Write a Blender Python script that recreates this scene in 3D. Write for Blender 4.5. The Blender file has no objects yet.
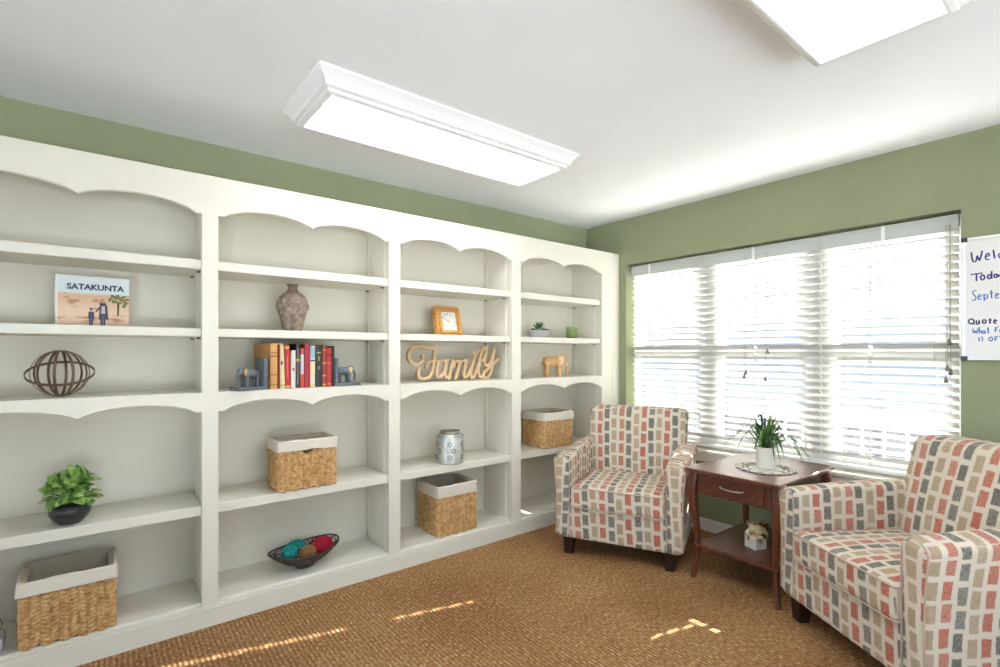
import bpy, bmesh, math, random
from mathutils import Vector, Matrix
from mathutils import noise as mnoise
rnd = random.Random(7)
PI = math.pi
sc = bpy.context.scene
COL = sc.collection

def lin(c):
    def f(v):
        v /= 255.0
        return v/12.92 if v <= .04045 else ((v+.055)/1.055)**2.4
    return (f(c[0]), f(c[1]), f(c[2]), 1.0)

# ---------------------------------------------------------------- materials
def mat(name, rgb, rough=.6, metal=0.0, noise=0.0, nscale=30, bump=0.0, bscale=200, spec=.5, sheen=0.0, coord='Object', rgb2=None, stretch=None):
    m = bpy.data.materials.new(name); m.use_nodes = True
    nt = m.node_tree; b = nt.nodes['Principled BSDF']
    b.inputs['Base Color'].default_value = lin(rgb)
    b.inputs['Roughness'].default_value = rough
    b.inputs['Metallic'].default_value = metal
    b.inputs['Specular IOR Level'].default_value = spec
    if sheen: b.inputs['Sheen Weight'].default_value = sheen
    if noise or bump or rgb2:
        tc = nt.nodes.new('ShaderNodeTexCoord'); mp = nt.nodes.new('ShaderNodeMapping')
        nt.links.new(tc.outputs[coord], mp.inputs[0])
        if stretch: mp.inputs['Scale'].default_value = stretch
    if noise or rgb2:
        n = nt.nodes.new('ShaderNodeTexNoise'); n.inputs['Scale'].default_value = nscale
        n.inputs['Detail'].default_value = 4
        nt.links.new(mp.outputs[0], n.inputs['Vector'])
        r = nt.nodes.new('ShaderNodeValToRGB')
        c1 = lin(rgb); c2 = lin(rgb2) if rgb2 else tuple(max(0, v*(1-noise)) for v in c1[:3])+(1,)
        r.color_ramp.elements[0].position = .35; r.color_ramp.elements[1].position = .65
        r.color_ramp.elements[0].color = c2; r.color_ramp.elements[1].color = c1
        nt.links.new(n.outputs[0], r.inputs[0]); nt.links.new(r.outputs[0], b.inputs['Base Color'])
    if bump:
        n2 = nt.nodes.new('ShaderNodeTexNoise'); n2.inputs['Scale'].default_value = bscale; n2.inputs['Detail'].default_value = 3
        nt.links.new(mp.outputs[0], n2.inputs['Vector'])
        bp = nt.nodes.new('ShaderNodeBump'); bp.inputs['Strength'].default_value = bump; bp.inputs['Distance'].default_value = .002
        nt.links.new(n2.outputs[0], bp.inputs['Height']); nt.links.new(bp.outputs[0], b.inputs['Normal'])
    return m

def emit_mat(name, rgb, strength):
    m = bpy.data.materials.new(name); m.use_nodes = True
    b = m.node_tree.nodes['Principled BSDF']
    b.inputs['Base Color'].default_value = lin(rgb); b.inputs['Emission Color'].default_value = lin(rgb)
    b.inputs['Emission Strength'].default_value = strength
    return m

M = {}
M['wall'] = mat('sage_paint', (142,147,116), .85, noise=.04, nscale=3, bump=.15, bscale=350)
M['bouncewall'] = mat('white_bounce_wall', (236,238,240), .9)  # unseen walls made white to bounce neutral light
M['ceiling'] = mat('ceiling_paint', (243,245,248), .9, noise=.02, nscale=3, bump=.2, bscale=250)
M['white'] = mat('satin_white_paint', (221,217,204), .38, bump=.03, bscale=60)
M['trimw'] = mat('trim_white', (232,230,222), .4)
M['fixture'] = mat('fixture_white', (230,230,228), .45)
M['lens'] = emit_mat('glowing_acrylic', (250,252,255), 1.0)
M['metal'] = mat('pin_metal', (120,120,118), .35, 1.0)
M['vinyl'] = mat('window_vinyl', (225,225,222), .4)
M['sill'] = mat('sill_paint', (226,221,208), .45)

def carpet():
    m = bpy.data.materials.new('ribbed_carpet'); m.use_nodes = True
    nt = m.node_tree; N = nt.nodes; L = nt.links; b = N['Principled BSDF']
    tc = N.new('ShaderNodeTexCoord'); sep = N.new('ShaderNodeSeparateXYZ'); L.new(tc.outputs['Object'], sep.inputs[0])
    def math_(op, a, c=None):
        n = N.new('ShaderNodeMath'); n.operation = op
        for i, v in enumerate((a, c)):
            if v is None: continue
            if isinstance(v, (int, float)): n.inputs[i].default_value = v
            else: L.new(v, n.inputs[i])
        return n.outputs[0]
    # slightly wavering ribs running along the room's y axis
    mpw = N.new('ShaderNodeMapping'); mpw.inputs['Scale'].default_value = (6, 2.5, 1); L.new(tc.outputs['Object'], mpw.inputs[0])
    wn = N.new('ShaderNodeTexNoise'); wn.inputs['Scale'].default_value = 3; L.new(mpw.outputs[0], wn.inputs['Vector'])
    xw = math_('ADD', sep.outputs[0], math_('MULTIPLY', math_('SUBTRACT', wn.outputs[0], .5), .006))
    ph = math_('MULTIPLY', xw, 2*PI/.0195)
    rib = math_('ADD', math_('MULTIPLY', math_('SINE', ph), .5), .5)
    bk = N.new('ShaderNodeTexNoise'); bk.inputs['Scale'].default_value = 34; bk.inputs['Detail'].default_value = 2; L.new(tc.outputs['Object'], bk.inputs['Vector'])
    bm_ = N.new('ShaderNodeMapRange'); L.new(bk.outputs[0], bm_.inputs[0]); bm_.inputs[1].default_value = .38; bm_.inputs[2].default_value = .66; bm_.inputs[3].default_value = 0; bm_.inputs[4].default_value = .75
    ribn = math_('MAXIMUM', math_('POWER', rib, .6), bm_.outputs[0])
    # yarn flecks stretched along the ribs
    mp = N.new('ShaderNodeMapping'); mp.inputs['Scale'].default_value = (95, 48, 1); L.new(tc.outputs['Object'], mp.inputs[0])
    fl = N.new('ShaderNodeTexNoise'); fl.inputs['Scale'].default_value = 1; fl.inputs['Detail'].default_value = 3; L.new(mp.outputs[0], fl.inputs['Vector'])
    r1 = N.new('ShaderNodeValToRGB'); e = r1.color_ramp.elements
    e[0].position = .3; e[0].color = lin((136,86,52)); e[1].position = .70; e[1].color = lin((232,200,156))
    x = e.new(.43); x.color = lin((178,126,82)); x = e.new(.56); x.color = lin((184,150,104))
    L.new(fl.outputs[0], r1.inputs[0])
    big = N.new('ShaderNodeTexNoise'); big.inputs['Scale'].default_value = 1.7; big.inputs['Detail'].default_value = 5; L.new(tc.outputs['Object'], big.inputs['Vector'])
    r3 = N.new('ShaderNodeValToRGB'); r3.color_ramp.elements[0].color = lin((215,205,200)); r3.color_ramp.elements[1].color = lin((240,240,240))
    r3.color_ramp.elements[0].position = .35; r3.color_ramp.elements[1].position = .65; L.new(big.outputs[0], r3.inputs[0])
    # grooves between the ribs turn a darker olive brown
    mx = N.new('ShaderNodeMix'); mx.data_type = 'RGBA'; L.new(ribn, mx.inputs[0])
    mx.inputs[6].default_value = lin((130,98,60)); L.new(r1.outputs[0], mx.inputs[7])
    mm = N.new('ShaderNodeMix'); mm.data_type = 'RGBA'; mm.blend_type = 'MULTIPLY'; mm.inputs[0].default_value = 1
    L.new(mx.outputs[2], mm.inputs[6]); L.new(r3.outputs[0], mm.inputs[7])
    L.new(mm.outputs[2], b.inputs['Base Color'])
    h = math_('ADD', rib, math_('MULTIPLY', fl.outputs[0], .8))
    bp = N.new('ShaderNodeBump'); bp.inputs['Strength'].default_value = .6; bp.inputs['Distance'].default_value = .004
    L.new(h, bp.inputs['Height']); L.new(bp.outputs[0], b.inputs['Normal'])
    b.inputs['Roughness'].default_value = .95; b.inputs['Specular IOR Level'].default_value = .15
    return m
M['carpet'] = carpet()

def fabric():
    m = bpy.data.materials.new('brushed_block_upholstery'); m.use_nodes = True
    nt = m.node_tree; N = nt.nodes; L = nt.links; b = N['Principled BSDF']
    uv = N.new('ShaderNodeUVMap'); uv.uv_map = 'UVMap'
    dn = N.new('ShaderNodeTexNoise'); dn.inputs['Scale'].default_value = 28; dn.inputs['Detail'].default_value = 2; L.new(uv.outputs[0], dn.inputs['Vector'])
    def math_(op, a, c=None, d=None):
        n = N.new('ShaderNodeMath'); n.operation = op
        for i, v in enumerate((a, c, d)):
            if v is None: continue
            if isinstance(v, (int, float)): n.inputs[i].default_value = v
            else: L.new(v, n.inputs[i])
        return n.outputs[0]
    sepn = N.new('ShaderNodeSeparateColor'); L.new(dn.outputs[1], sepn.inputs[0])
    sep = N.new('ShaderNodeSeparateXYZ'); L.new(uv.outputs[0], sep.inputs[0])
    U = math_('ADD', sep.outputs[0], math_('MULTIPLY', math_('SUBTRACT', sepn.outputs[0], .5), .009))
    V = math_('ADD', sep.outputs[1], math_('MULTIPLY', math_('SUBTRACT', sepn.outputs[1], .5), .010))
    U = math_('ADD', U, math_('MULTIPLY', sep.outputs[1], .05))      # the columns drift a little
    u = math_('DIVIDE', U, .0545); cu = math_('FLOOR', u); fu = math_('SUBTRACT', u, cu)
    wn = N.new('ShaderNodeTexWhiteNoise'); wn.noise_dimensions = '1D'; L.new(cu, wn.inputs['W'])
    v = math_('ADD', math_('DIVIDE', V, .084), math_('MULTIPLY', wn.outputs[0], 1.0)); cv = math_('FLOOR', v); fv = math_('SUBTRACT', v, cv)
    def band(f, lo, hi, s):
        a = N.new('ShaderNodeMapRange'); a.interpolation_type = 'SMOOTHSTEP'; L.new(f, a.inputs[0]); a.inputs[1].default_value = lo-s; a.inputs[2].default_value = lo+s
        c = N.new('ShaderNodeMapRange'); c.interpolation_type = 'SMOOTHSTEP'; L.new(f, c.inputs[0]); c.inputs[1].default_value = hi-s; c.inputs[2].default_value = hi+s
        c.inputs[3].default_value = 1; c.inputs[4].default_value = 0
        return math_('MULTIPLY', a.outputs[0], c.outputs[0])
    jc = N.new('ShaderNodeCombineXYZ'); L.new(cu, jc.inputs[0]); L.new(cv, jc.inputs[1])
    jw = N.new('ShaderNodeTexWhiteNoise'); jw.noise_dimensions = '2D'; L.new(jc.outputs[0], jw.inputs['Vector'])
    js = N.new('ShaderNodeSeparateColor'); L.new(jw.outputs['Color'], js.inputs[0])
    fu = math_('ADD', fu, math_('MULTIPLY', math_('SUBTRACT', js.outputs[0], .5), .16))
    fv = math_('ADD', fv, math_('MULTIPLY', math_('SUBTRACT', js.outputs[1], .5), .10))
    mask = math_('MULTIPLY', band(fu, .16, .83, .045), band(fv, .11, .88, .035))
    k = math_('FLOORED_MODULO', cu, 3.0)
    rp = N.new('ShaderNodeValToRGB'); rp.color_ramp.interpolation = 'CONSTANT'
    e = rp.color_ramp.elements; e[0].position = 0; e[0].color = lin((162,140,112)); e[1].position = .34; e[1].color = lin((172,90,68))
    x = e.new(.67); x.color = lin((92,92,86)); L.new(math_('DIVIDE', math_('ADD', k, .5), 3.0), rp.inputs[0])
    comb = N.new('ShaderNodeCombineXYZ'); L.new(cu, comb.inputs[0]); L.new(cv, comb.inputs[1])
    w2 = N.new('ShaderNodeTexWhiteNoise'); w2.noise_dimensions = '2D'; L.new(comb.outputs[0], w2.inputs['Vector'])
    # dry brush streaks and weave
    mp = N.new('ShaderNodeMapping'); mp.inputs['Scale'].default_value = (500, 60, 1); L.new(uv.outputs[0], mp.inputs[0])
    st = N.new('ShaderNodeTexNoise'); st.inputs['Scale'].default_value = 1; L.new(mp.outputs[0], st.inputs['Vector'])
    mp2 = N.new('ShaderNodeMapping'); mp2.inputs['Scale'].default_value = (60, 600, 1); L.new(uv.outputs[0], mp2.inputs[0])
    st2 = N.new('ShaderNodeTexNoise'); st2.inputs['Scale'].default_value = 1; L.new(mp2.outputs[0], st2.inputs['Vector'])
    streak = math_('ADD', st.outputs[0], st2.outputs[0])
    dens = math_('MULTIPLY', mask, math_('ADD', math_('ADD', .72, math_('MULTIPLY', w2.outputs[0], .2)), math_('MULTIPLY', math_('SUBTRACT', streak, 1.0), 1.1)))
    dens.node.use_clamp = True
    mx = N.new('ShaderNodeMix'); mx.data_type = 'RGBA'; L.new(dens, mx.inputs[0]); mx.inputs[6].default_value = lin((206,195,178)); L.new(rp.outputs[0], mx.inputs[7])
    L.new(mx.outputs[2], b.inputs['Base Color'])
    bp = N.new('ShaderNodeBump'); bp.inputs['Strength'].default_value = .25; bp.inputs['Distance'].default_value = .001
    L.new(streak, bp.inputs['Height']); L.new(bp.outputs[0], b.inputs['Normal'])
    b.inputs['Roughness'].default_value = .9; b.inputs['Specular IOR Level'].default_value = .2; b.inputs['Sheen Weight'].default_value = .1
    return m
M['fabric'] = fabric()

def slat_material():
    m = bpy.data.materials.new('white_slat'); m.use_nodes = True
    nt = m.node_tree; N = nt.nodes; L = nt.links; b = N['Principled BSDF']
    b.inputs['Base Color'].default_value = lin((206,205,202)); b.inputs['Roughness'].default_value = .5
    t = N.new('ShaderNodeBsdfTranslucent'); t.inputs[0].default_value = lin((220,216,208))
    mx = N.new('ShaderNodeMixShader'); mx.inputs[0].default_value = .05
    L.new(b.outputs[0], mx.inputs[1]); L.new(t.outputs[0], mx.inputs[2]); L.new(mx.outputs[0], N['Material Output'].inputs[0])
    return m
M['slat'] = slat_material()

def glass_material():
    m = bpy.data.materials.new('window_glass'); m.use_nodes = True
    nt = m.node_tree; N = nt.nodes; L = nt.links
    N.remove(N['Principled BSDF'])
    t = N.new('ShaderNodeBsdfTransparent'); t.inputs[0].default_value = (.97,.985,.98,1)
    g = N.new('ShaderNodeBsdfGlossy'); g.inputs['Roughness'].default_value = .02
    fr = N.new('ShaderNodeFresnel'); fr.inputs[0].default_value = 1.45
    mx = N.new('ShaderNodeMixShader'); L.new(fr.outputs[0], mx.inputs[0]); L.new(t.outputs[0], mx.inputs[1]); L.new(g.outputs[0], mx.inputs[2])
    L.new(mx.outputs[0], N['Material Output'].inputs[0])
    return m
M['glass'] = glass_material()

def wood(name, a, b_, rough=.35, scale=(4,40,40), coat=.0):
    m = mat(name, a, rough, rgb2=b_, nscale=2.2, stretch=scale)
    m.node_tree.nodes['Principled BSDF'].inputs['Coat Weight'].default_value = coat
    m.node_tree.nodes['Principled BSDF'].inputs['Coat Roughness'].default_value = .2
    return m
M['mahogany'] = wood('mahogany', (104,52,32), (72,34,22), .36, (30,3,30), .5)
M['leg_dark'] = mat('espresso_wood', (44,26,22), .3)
M['nickel'] = mat('brushed_nickel', (205,200,192), .3, 1.0)

# ---------------------------------------------------------------- object helpers
def finish(name, bm, mats, parent=None, loc=None, smooth=True, rot=None):
    bmesh.ops.recalc_face_normals(bm, faces=bm.faces)
    me = bpy.data.meshes.new(name); bm.to_mesh(me); bm.free()
    if not isinstance(mats, (list, tuple)): mats = [mats]
    for m_ in mats: me.materials.append(m_)
    if smooth:
        for p in me.polygons: p.use_smooth = True
        try: me.set_sharp_from_angle(angle=math.radians(38))
        except Exception: pass
    o = bpy.data.objects.new(name, me); COL.objects.link(o)
    if parent is not None: o.parent = parent
    if loc is not None: o.location = loc
    if rot is not None: o.rotation_euler = rot
    return o

def tag(o, label=None, cat=None, group=None, kind=None):
    if label: o['label'] = label
    if cat: o['category'] = cat
    if group: o['group'] = group
    if kind: o['kind'] = kind
    return o

def thing(name, loc, rz, label, cat, group=None):
    o = bpy.data.objects.new(name, None); COL.objects.link(o)
    o.empty_display_size = .05
    o.location = loc; o.rotation_euler = (0, 0, rz)
    return tag(o, label, cat, group)

def copy_tree(o, parent=None):
    c = o.copy(); COL.objects.link(c)
    if parent is not None: c.parent = parent
    for ch in list(o.children): copy_tree(ch, c)
    return c

def box(bm, x0, x1, y0, y1, z0, z1, bev=0.0, mi=0, seg=1):
    vs = [bm.verts.new((x, y, z)) for x in (x0, x1) for y in (y0, y1) for z in (z0, z1)]
    idx = [(0,1,3,2), (4,6,7,5), (0,4,5,1), (2,3,7,6), (0,2,6,4), (1,5,7,3)]
    fs = [bm.faces.new([vs[i] for i in f]) for f in idx]
    for f in fs: f.material_index = mi
    if bev > 0:
        es = {e for f in fs for e in f.edges}
        r = bmesh.ops.bevel(bm, geom=list(es), offset=bev, segments=seg, profile=.5, affect='EDGES')
        for f in r['faces']: f.material_index = mi
    return vs

def tube(bm, pts, r, n=8, cap=True, mi=0, closed=False, flat=None):
    """round tube along points; r a number or list; flat=(a) squeezes the section across"""
    P = [Vector(p) for p in pts]; k = len(P)
    R = r if isinstance(r, (list, tuple)) else [r]*k
    rings = []; up = None
    for i in range(k):
        if closed: t = P[(i+1) % k]-P[i-1]
        else: t = P[min(i+1, k-1)]-P[max(i-1, 0)]
        if t.length < 1e-9: t = Vector((0, 0, 1))
        t.normalize()
        if up is None:
            up = Vector((0, 0, 1)) if abs(t.z) < .9 else Vector((1, 0, 0))
        a = t.cross(up)
        if a.length < 1e-6: a = t.orthogonal()
        a.normalize(); b = a.cross(t).normalized(); up = b
        fa = flat if flat else 1.0
        rings.append([bm.verts.new(P[i] + a*math.cos(2*PI*j/n)*R[i] + b*math.sin(2*PI*j/n)*R[i]*fa) for j in range(n)])
    m_ = k if closed else k-1
    for i in range(m_):
        A = rings[i]; B = rings[(i+1) % k]
        for j in range(n):
            f = bm.faces.new((A[j], A[(j+1) % n], B[(j+1) % n], B[j])); f.material_index = mi
    if cap and not closed:
        for rg in (rings[0], rings[-1]):
            try: bm.faces.new(rg).material_index = mi
            except ValueError: pass

def smooth_pts(pts, sub=6, closed=False):
    """Catmull-Rom through points"""
    P = [Vector(p) for p in pts]; n = len(P); out = []
    for i in range(n if closed else n-1):
        p0 = P[i-1] if (closed or i > 0) else P[0]
        p1 = P[i]; p2 = P[(i+1) % n]
        p3 = P[(i+2) % n] if (closed or i+2 < n) else P[-1]
        for j in range(sub):
            t = j/sub
            out.append(.5*((2*p1)+(-p0+p2)*t+(2*p0-5*p1+4*p2-p3)*t*t+(-p0+3*p1-3*p2+p3)*t**3))
    if not closed: out.append(P[-1])
    return out

def lathe(bm, prof, n=32, c=(0,0), mi=0, sx=1.0, sy=1.0, z0=0.0, fn=None):
    rings = []
    for (r, z) in prof:
        if r < 1e-6: rings.append([bm.verts.new((c[0], c[1], z+z0))])
        else:
            rg = []
            for j in range(n):
                a = 2*PI*j/n; rr = r*(fn(a, z) if fn else 1)
                rg.append(bm.verts.new((c[0]+rr*math.cos(a)*sx, c[1]+rr*math.sin(a)*sy, z+z0)))
            rings.append(rg)
    for A, B in zip(rings, rings[1:]):
        for j in range(n):
            a0 = A[j % len(A)]; a1 = A[(j+1) % len(A)]; b0 = B[j % len(B)]; b1 = B[(j+1) % len(B)]
            vs = []
            for v in (a0, a1, b1, b0):
                if v not in vs: vs.append(v)
            if len(vs) > 2: bm.faces.new(vs).material_index = mi

def ellipsoid(bm, c, r, rot=None, seg=12, ring=8, mi=0):
    Mx = Matrix.Translation(c) @ ((rot if rot is not None else Matrix.Identity(3)).to_4x4()) @ Matrix.Diagonal((r[0], r[1], r[2], 1))
    q = bmesh.ops.create_uvsphere(bm, u_segments=seg, v_segments=ring, radius=1, matrix=Mx)
    for v in q['verts']:
        for f in v.link_faces: f.material_index = mi

def rbox(hx, hy, hz, r, mid=6, seg=3, deform=None, uvmode='cushion', uvo=(0,0)):
    """rounded box about the origin, with upholstery UVs in metres"""
    bm = bmesh.new()
    def coords(h):
        rr = min(r, h*.999)
        a = [-h + rr*(1-math.cos(PI/2*i/seg)) for i in range(seg)] if False else [-h + rr*i/seg for i in range(seg)]
        m_ = [-(h-rr) + 2*(h-rr)*i/mid for i in range(mid+1)]
        return a + m_ + [-v for v in reversed(a)]
    H = (hx, hy, hz)
    for ax in range(3):
        u, v = [i for i in range(3) if i != ax]
        cu, cv = coords(H[u]), coords(H[v])
        for s in (-1, 1):
            g = []
            for a in cu:
                row = []
                for b in cv:
                    p = [0, 0, 0]; p[ax] = s*H[ax]; p[u] = a; p[v] = b
                    row.append(bm.verts.new(p))
                g.append(row)
            for i in range(len(cu)-1):
                for j in range(len(cv)-1):
                    bm.faces.new((g[i][j], g[i+1][j], g[i+1][j+1], g[i][j+1]))
    bmesh.ops.remove_doubles(bm, verts=bm.verts, dist=1e-6)
    for v in bm.verts:
        p = v.co.copy(); q = Vector([max(-(H[i]-r), min(H[i]-r, p[i])) if H[i] > r else 0 for i in range(3)])
        d = p-q
        if d.length > 1e-9:
            # even spread over the rounded edge
            v.co = q + Vector([math.sin(PI/2*max(-1, min(1, d[i]/r)))*1.0 for i in range(3)]).normalized()*r
    bmesh.ops.recalc_face_normals(bm, faces=bm.faces)
    uvl = bm.loops.layers.uv.new('UVMap')
    for f in bm.faces:
        n = f.normal; a = (abs(n.x), abs(n.y), abs(n.z)); k = a.index(max(a))
        for l in f.loops:
            x, y, z = l.vert.co
            if uvmode == 'arm':
                if k == 1: uvc = (x, z)
                else: # wrap across the arm: inside up, over, outside down
                    if k == 2: w = hz + x
                    else: w = z if x < 0 else hz*2+hx*2-z
                    if k == 0 and x > 0: w = hz + hx + (hz - z)
                    if k == 0 and x < 0: w = hz - hx + (z - hz)
                    uvc = (y, w)
            else:
                if k == 0: uvc = (y, z)
                elif k == 1: uvc = (x, z if y < 0 else -z)
                else: uvc = (x, hz + y + hy if z > 0 else -hz-y-hy)
            l[uvl].uv = (uvc[0]+uvo[0], uvc[1]+uvo[1])
    if deform:
        for v in bm.verts: v.co = Vector(deform(v.co.copy()))
    return bm

def fuse(bm, voxel=.004, smooth_it=4):
    """unite overlapping lumps into one skin"""
    me = bpy.data.meshes.new('tmp'); bm.to_mesh(me); bm.free()
    o = bpy.data.objects.new('tmp', me); COL.objects.link(o)
    r = o.modifiers.new('r', 'REMESH'); r.mode = 'VOXEL'; r.voxel_size = voxel
    if smooth_it:
        s = o.modifiers.new('s', 'SMOOTH'); s.factor = .5; s.iterations = smooth_it
    dg = bpy.context.evaluated_depsgraph_get()
    ev = o.evaluated_get(dg); m2 = bpy.data.meshes.new_from_object(ev)
    out = bmesh.new(); out.from_mesh(m2)
    bpy.data.objects.remove(o); bpy.data.meshes.remove(me); bpy.data.meshes.remove(m2)
    return out

def text_bm(s, size, extrude=.0005, align='CENTER', bold=0.0):
    cu = bpy.data.curves.new('t', 'FONT'); cu.body = s; cu.size = size; cu.extrude = extrude; cu.align_x = align; cu.resolution_u = 3; cu.offset = bold*size
    o = bpy.data.objects.new('t', cu); COL.objects.link(o)
    dg = bpy.context.evaluated_depsgraph_get(); me = bpy.data.meshes.new_from_object(o.evaluated_get(dg))
    bm = bmesh.new(); bm.from_mesh(me); bpy.data.objects.remove(o); bpy.data.curves.remove(cu); bpy.data.meshes.remove(me)
    return bm

def join_into(bm, other, mtx=None, mi=None):
    me = bpy.data.meshes.new('j'); 
    if mtx is not None: other.transform(mtx)
    if mi is not None:
        for f in other.faces: f.material_index = mi
    other.to_mesh(me); other.free(); bm.from_mesh(me); bpy.data.meshes.remove(me)

def sweep_plate(bm, pts, w, y0, y1, n=10):
    """flat cut-out stroke in the xz plane: discs and bars, to be fused"""
    P = [Vector((p[0], 0, p[1])) for p in pts]
    for p in P:
        rg = [[bm.verts.new((p.x+w*math.cos(2*PI*j/n), y, p.z+w*math.sin(2*PI*j/n))) for j in range(n)] for y in (y0, y1)]
        for j in range(n): bm.faces.new((rg[0][j], rg[0][(j+1) % n], rg[1][(j+1) % n], rg[1][j]))
        bm.faces.new(rg[0][::-1]); bm.faces.new(rg[1])
    for a, b in zip(P, P[1:]):
        d = (b-a)
        if d.length < 1e-5: continue
        d.normalize(); s = Vector((-d.z, 0, d.x))*w
        q = [a-s, b-s, b+s, a+s]
        v0 = [bm.verts.new((p.x, y0, p.z)) for p in q]; v1 = [bm.verts.new((p.x, y1, p.z)) for p in q]
        for j in range(4): bm.faces.new((v0[j], v0[(j+1) % 4], v1[(j+1) % 4], v1[j]))
        bm.faces.new(v0[::-1]); bm.faces.new(v1)

# measured strokes
FAMILY = [(0.0115, [(-0.235, 0.155), (-0.23, 0.135), (-0.252, 0.114), (-0.286, 0.104), (-0.32, 0.119), (-0.336, 0.149), (-0.334, 0.179), (-0.313, 0.205), (-0.271, 0.216), (-0.212, 0.209), (-0.162, 0.203), (-0.128, 0.212)]), (0.0105, [(-0.139, 0.21), (-0.149, 0.174), (-0.154, 0.126), (-0.159, 0.082), (-0.172, 0.042), (-0.197, 0.017), (-0.232, 0.009), (-0.262, 0.023), (-0.269, 0.049), (-0.257, 0.071)]), (0.008, [(-0.21, 0.083), (-0.202, 0.109), (-0.177, 0.122), (-0.141, 0.126), (-0.116, 0.13)]), (0.0095, [(-0.074, 0.125), (-0.105, 0.123), (-0.126, 0.094), (-0.134, 0.05), (-0.123, 0.019), (-0.103, 0.021), (-0.079, 0.053), (-0.053, 0.125)]), (0.0095, [(-0.053, 0.129), (-0.066, 0.08), (-0.069, 0.031), (-0.053, 0.012), (-0.034, 0.034), (-0.018, 0.079), (-0.01, 0.124)]), (0.0105, [(-0.01, 0.126), (-0.022, 0.075), (-0.036, 0.007)]), (0.0095, [(-0.022, 0.075), (0.015, 0.119), (0.043, 0.124)]), (0.0105, [(0.046, 0.124), (0.035, 0.069), (0.018, 0.005)]), (0.0095, [(0.035, 0.073), (0.07, 0.123), (0.098, 0.13)]), (0.0105, [(0.101, 0.125), (0.09, 0.072), (0.082, 0.026), (0.098, 0.007), (0.124, 0.034), (0.149, 0.09)]), (0.0105, [(0.166, 0.143), (0.149, 0.08), (0.141, 0.025), (0.155, 0.005), (0.178, 0.033), (0.195, 0.07)]), (0.0105, [(0.195, 0.07), (0.213, 0.126), (0.236, 0.193), (0.257, 0.216), (0.274, 0.204), (0.263, 0.164), (0.236, 0.121)]), (0.0105, [(0.213, 0.126), (0.207, 0.089), (0.204, 0.042), (0.219, 0.013), (0.254, 0.012)]), (0.0105, [(0.272, 0.202), (0.263, 0.14), (0.26, 0.102), (0.278, 0.087), (0.302, 0.101), (0.326, 0.144), (0.347, 0.202)]), (0.0105, [(0.347, 0.202), (0.332, 0.135), (0.323, 0.063), (0.302, 0.02), (0.272, 0.001), (0.245, 0.012), (0.26, 0.04), (0.302, 0.073), (0.344, 0.106), (0.381, 0.134)]), (0.018, [(0.172, 0.173), (0.173, 0.17)])]
INK_NAVY = [[(0.501, 1.804), (0.496, 1.76), (0.484, 1.756), (0.479, 1.785), (0.471, 1.756), (0.461, 1.805)], [(0.45, 1.774), (0.435, 1.778), (0.44, 1.79), (0.448, 1.78), (0.448, 1.762), (0.435, 1.758)], [(0.421, 1.803), (0.416, 1.76)], [(0.395, 1.785), (0.403, 1.773), (0.395, 1.757)], [(0.504, 1.691), (0.459, 1.694)], [(0.482, 1.693), (0.482, 1.656)], [(0.452, 1.671), (0.454, 1.664), (0.457, 1.66), (0.462, 1.66), (0.465, 1.665), (0.467, 1.673), (0.465, 1.68), (0.462, 1.684), (0.457, 1.683), (0.454, 1.678), (0.452, 1.671)], [(0.429, 1.672), (0.43, 1.666), (0.433, 1.663), (0.437, 1.663), (0.44, 1.667), (0.442, 1.673), (0.44, 1.679), (0.437, 1.682), (0.433, 1.681), (0.43, 1.678), (0.429, 1.672)], [(0.427, 1.699), (0.427, 1.661)], [(0.407, 1.674), (0.408, 1.668), (0.411, 1.666), (0.414, 1.666), (0.417, 1.669), (0.418, 1.675), (0.417, 1.68), (0.414, 1.683), (0.411, 1.682), (0.408, 1.679), (0.407, 1.674)], [(0.406, 1.681), (0.403, 1.666)], [(0.4, 1.678), (0.395, 1.669)]]
INK_BLUE = [[(0.482, 1.608), (0.496, 1.605), (0.492, 1.589), (0.484, 1.575), (0.489, 1.559), (0.499, 1.562)], [(0.476, 1.572), (0.464, 1.58), (0.471, 1.587), (0.476, 1.578), (0.474, 1.562), (0.463, 1.564)], [(0.455, 1.588), (0.453, 1.554)], [(0.453, 1.583), (0.442, 1.582), (0.443, 1.566), (0.453, 1.565)], [(0.429, 1.605), (0.427, 1.565)], [(0.435, 1.59), (0.421, 1.591)], [(0.413, 1.575), (0.402, 1.581), (0.408, 1.588), (0.413, 1.577), (0.411, 1.564), (0.4, 1.567)], [(0.496, 1.416), (0.492, 1.394), (0.487, 1.407), (0.482, 1.393), (0.477, 1.416)], [(0.472, 1.425), (0.472, 1.391), (0.471, 1.402), (0.464, 1.404), (0.463, 1.39)], [(0.451, 1.398), (0.452, 1.393), (0.455, 1.391), (0.458, 1.393), (0.46, 1.398), (0.458, 1.403), (0.455, 1.405), (0.452, 1.403), (0.451, 1.398)], [(0.45, 1.404), (0.45, 1.39)], [(0.44, 1.421), (0.439, 1.39)], [(0.444, 1.41), (0.435, 1.411)], [(0.414, 1.42), (0.414, 1.396)], [(0.414, 1.42), (0.402, 1.422)], [(0.414, 1.409), (0.405, 1.409)], [(0.398, 1.408), (0.398, 1.397)], [(0.473, 1.373), (0.472, 1.352)], [(0.458, 1.375), (0.464, 1.37), (0.458, 1.361), (0.464, 1.352)], [(0.424, 1.363), (0.425, 1.357), (0.428, 1.353), (0.431, 1.353), (0.435, 1.357), (0.436, 1.363), (0.435, 1.369), (0.431, 1.372), (0.428, 1.372), (0.425, 1.368), (0.424, 1.363)], [(0.415, 1.374), (0.414, 1.354)], [(0.415, 1.374), (0.403, 1.375)], [(0.414, 1.364), (0.406, 1.364)], [(0.4, 1.373), (0.395, 1.374)]]
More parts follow.
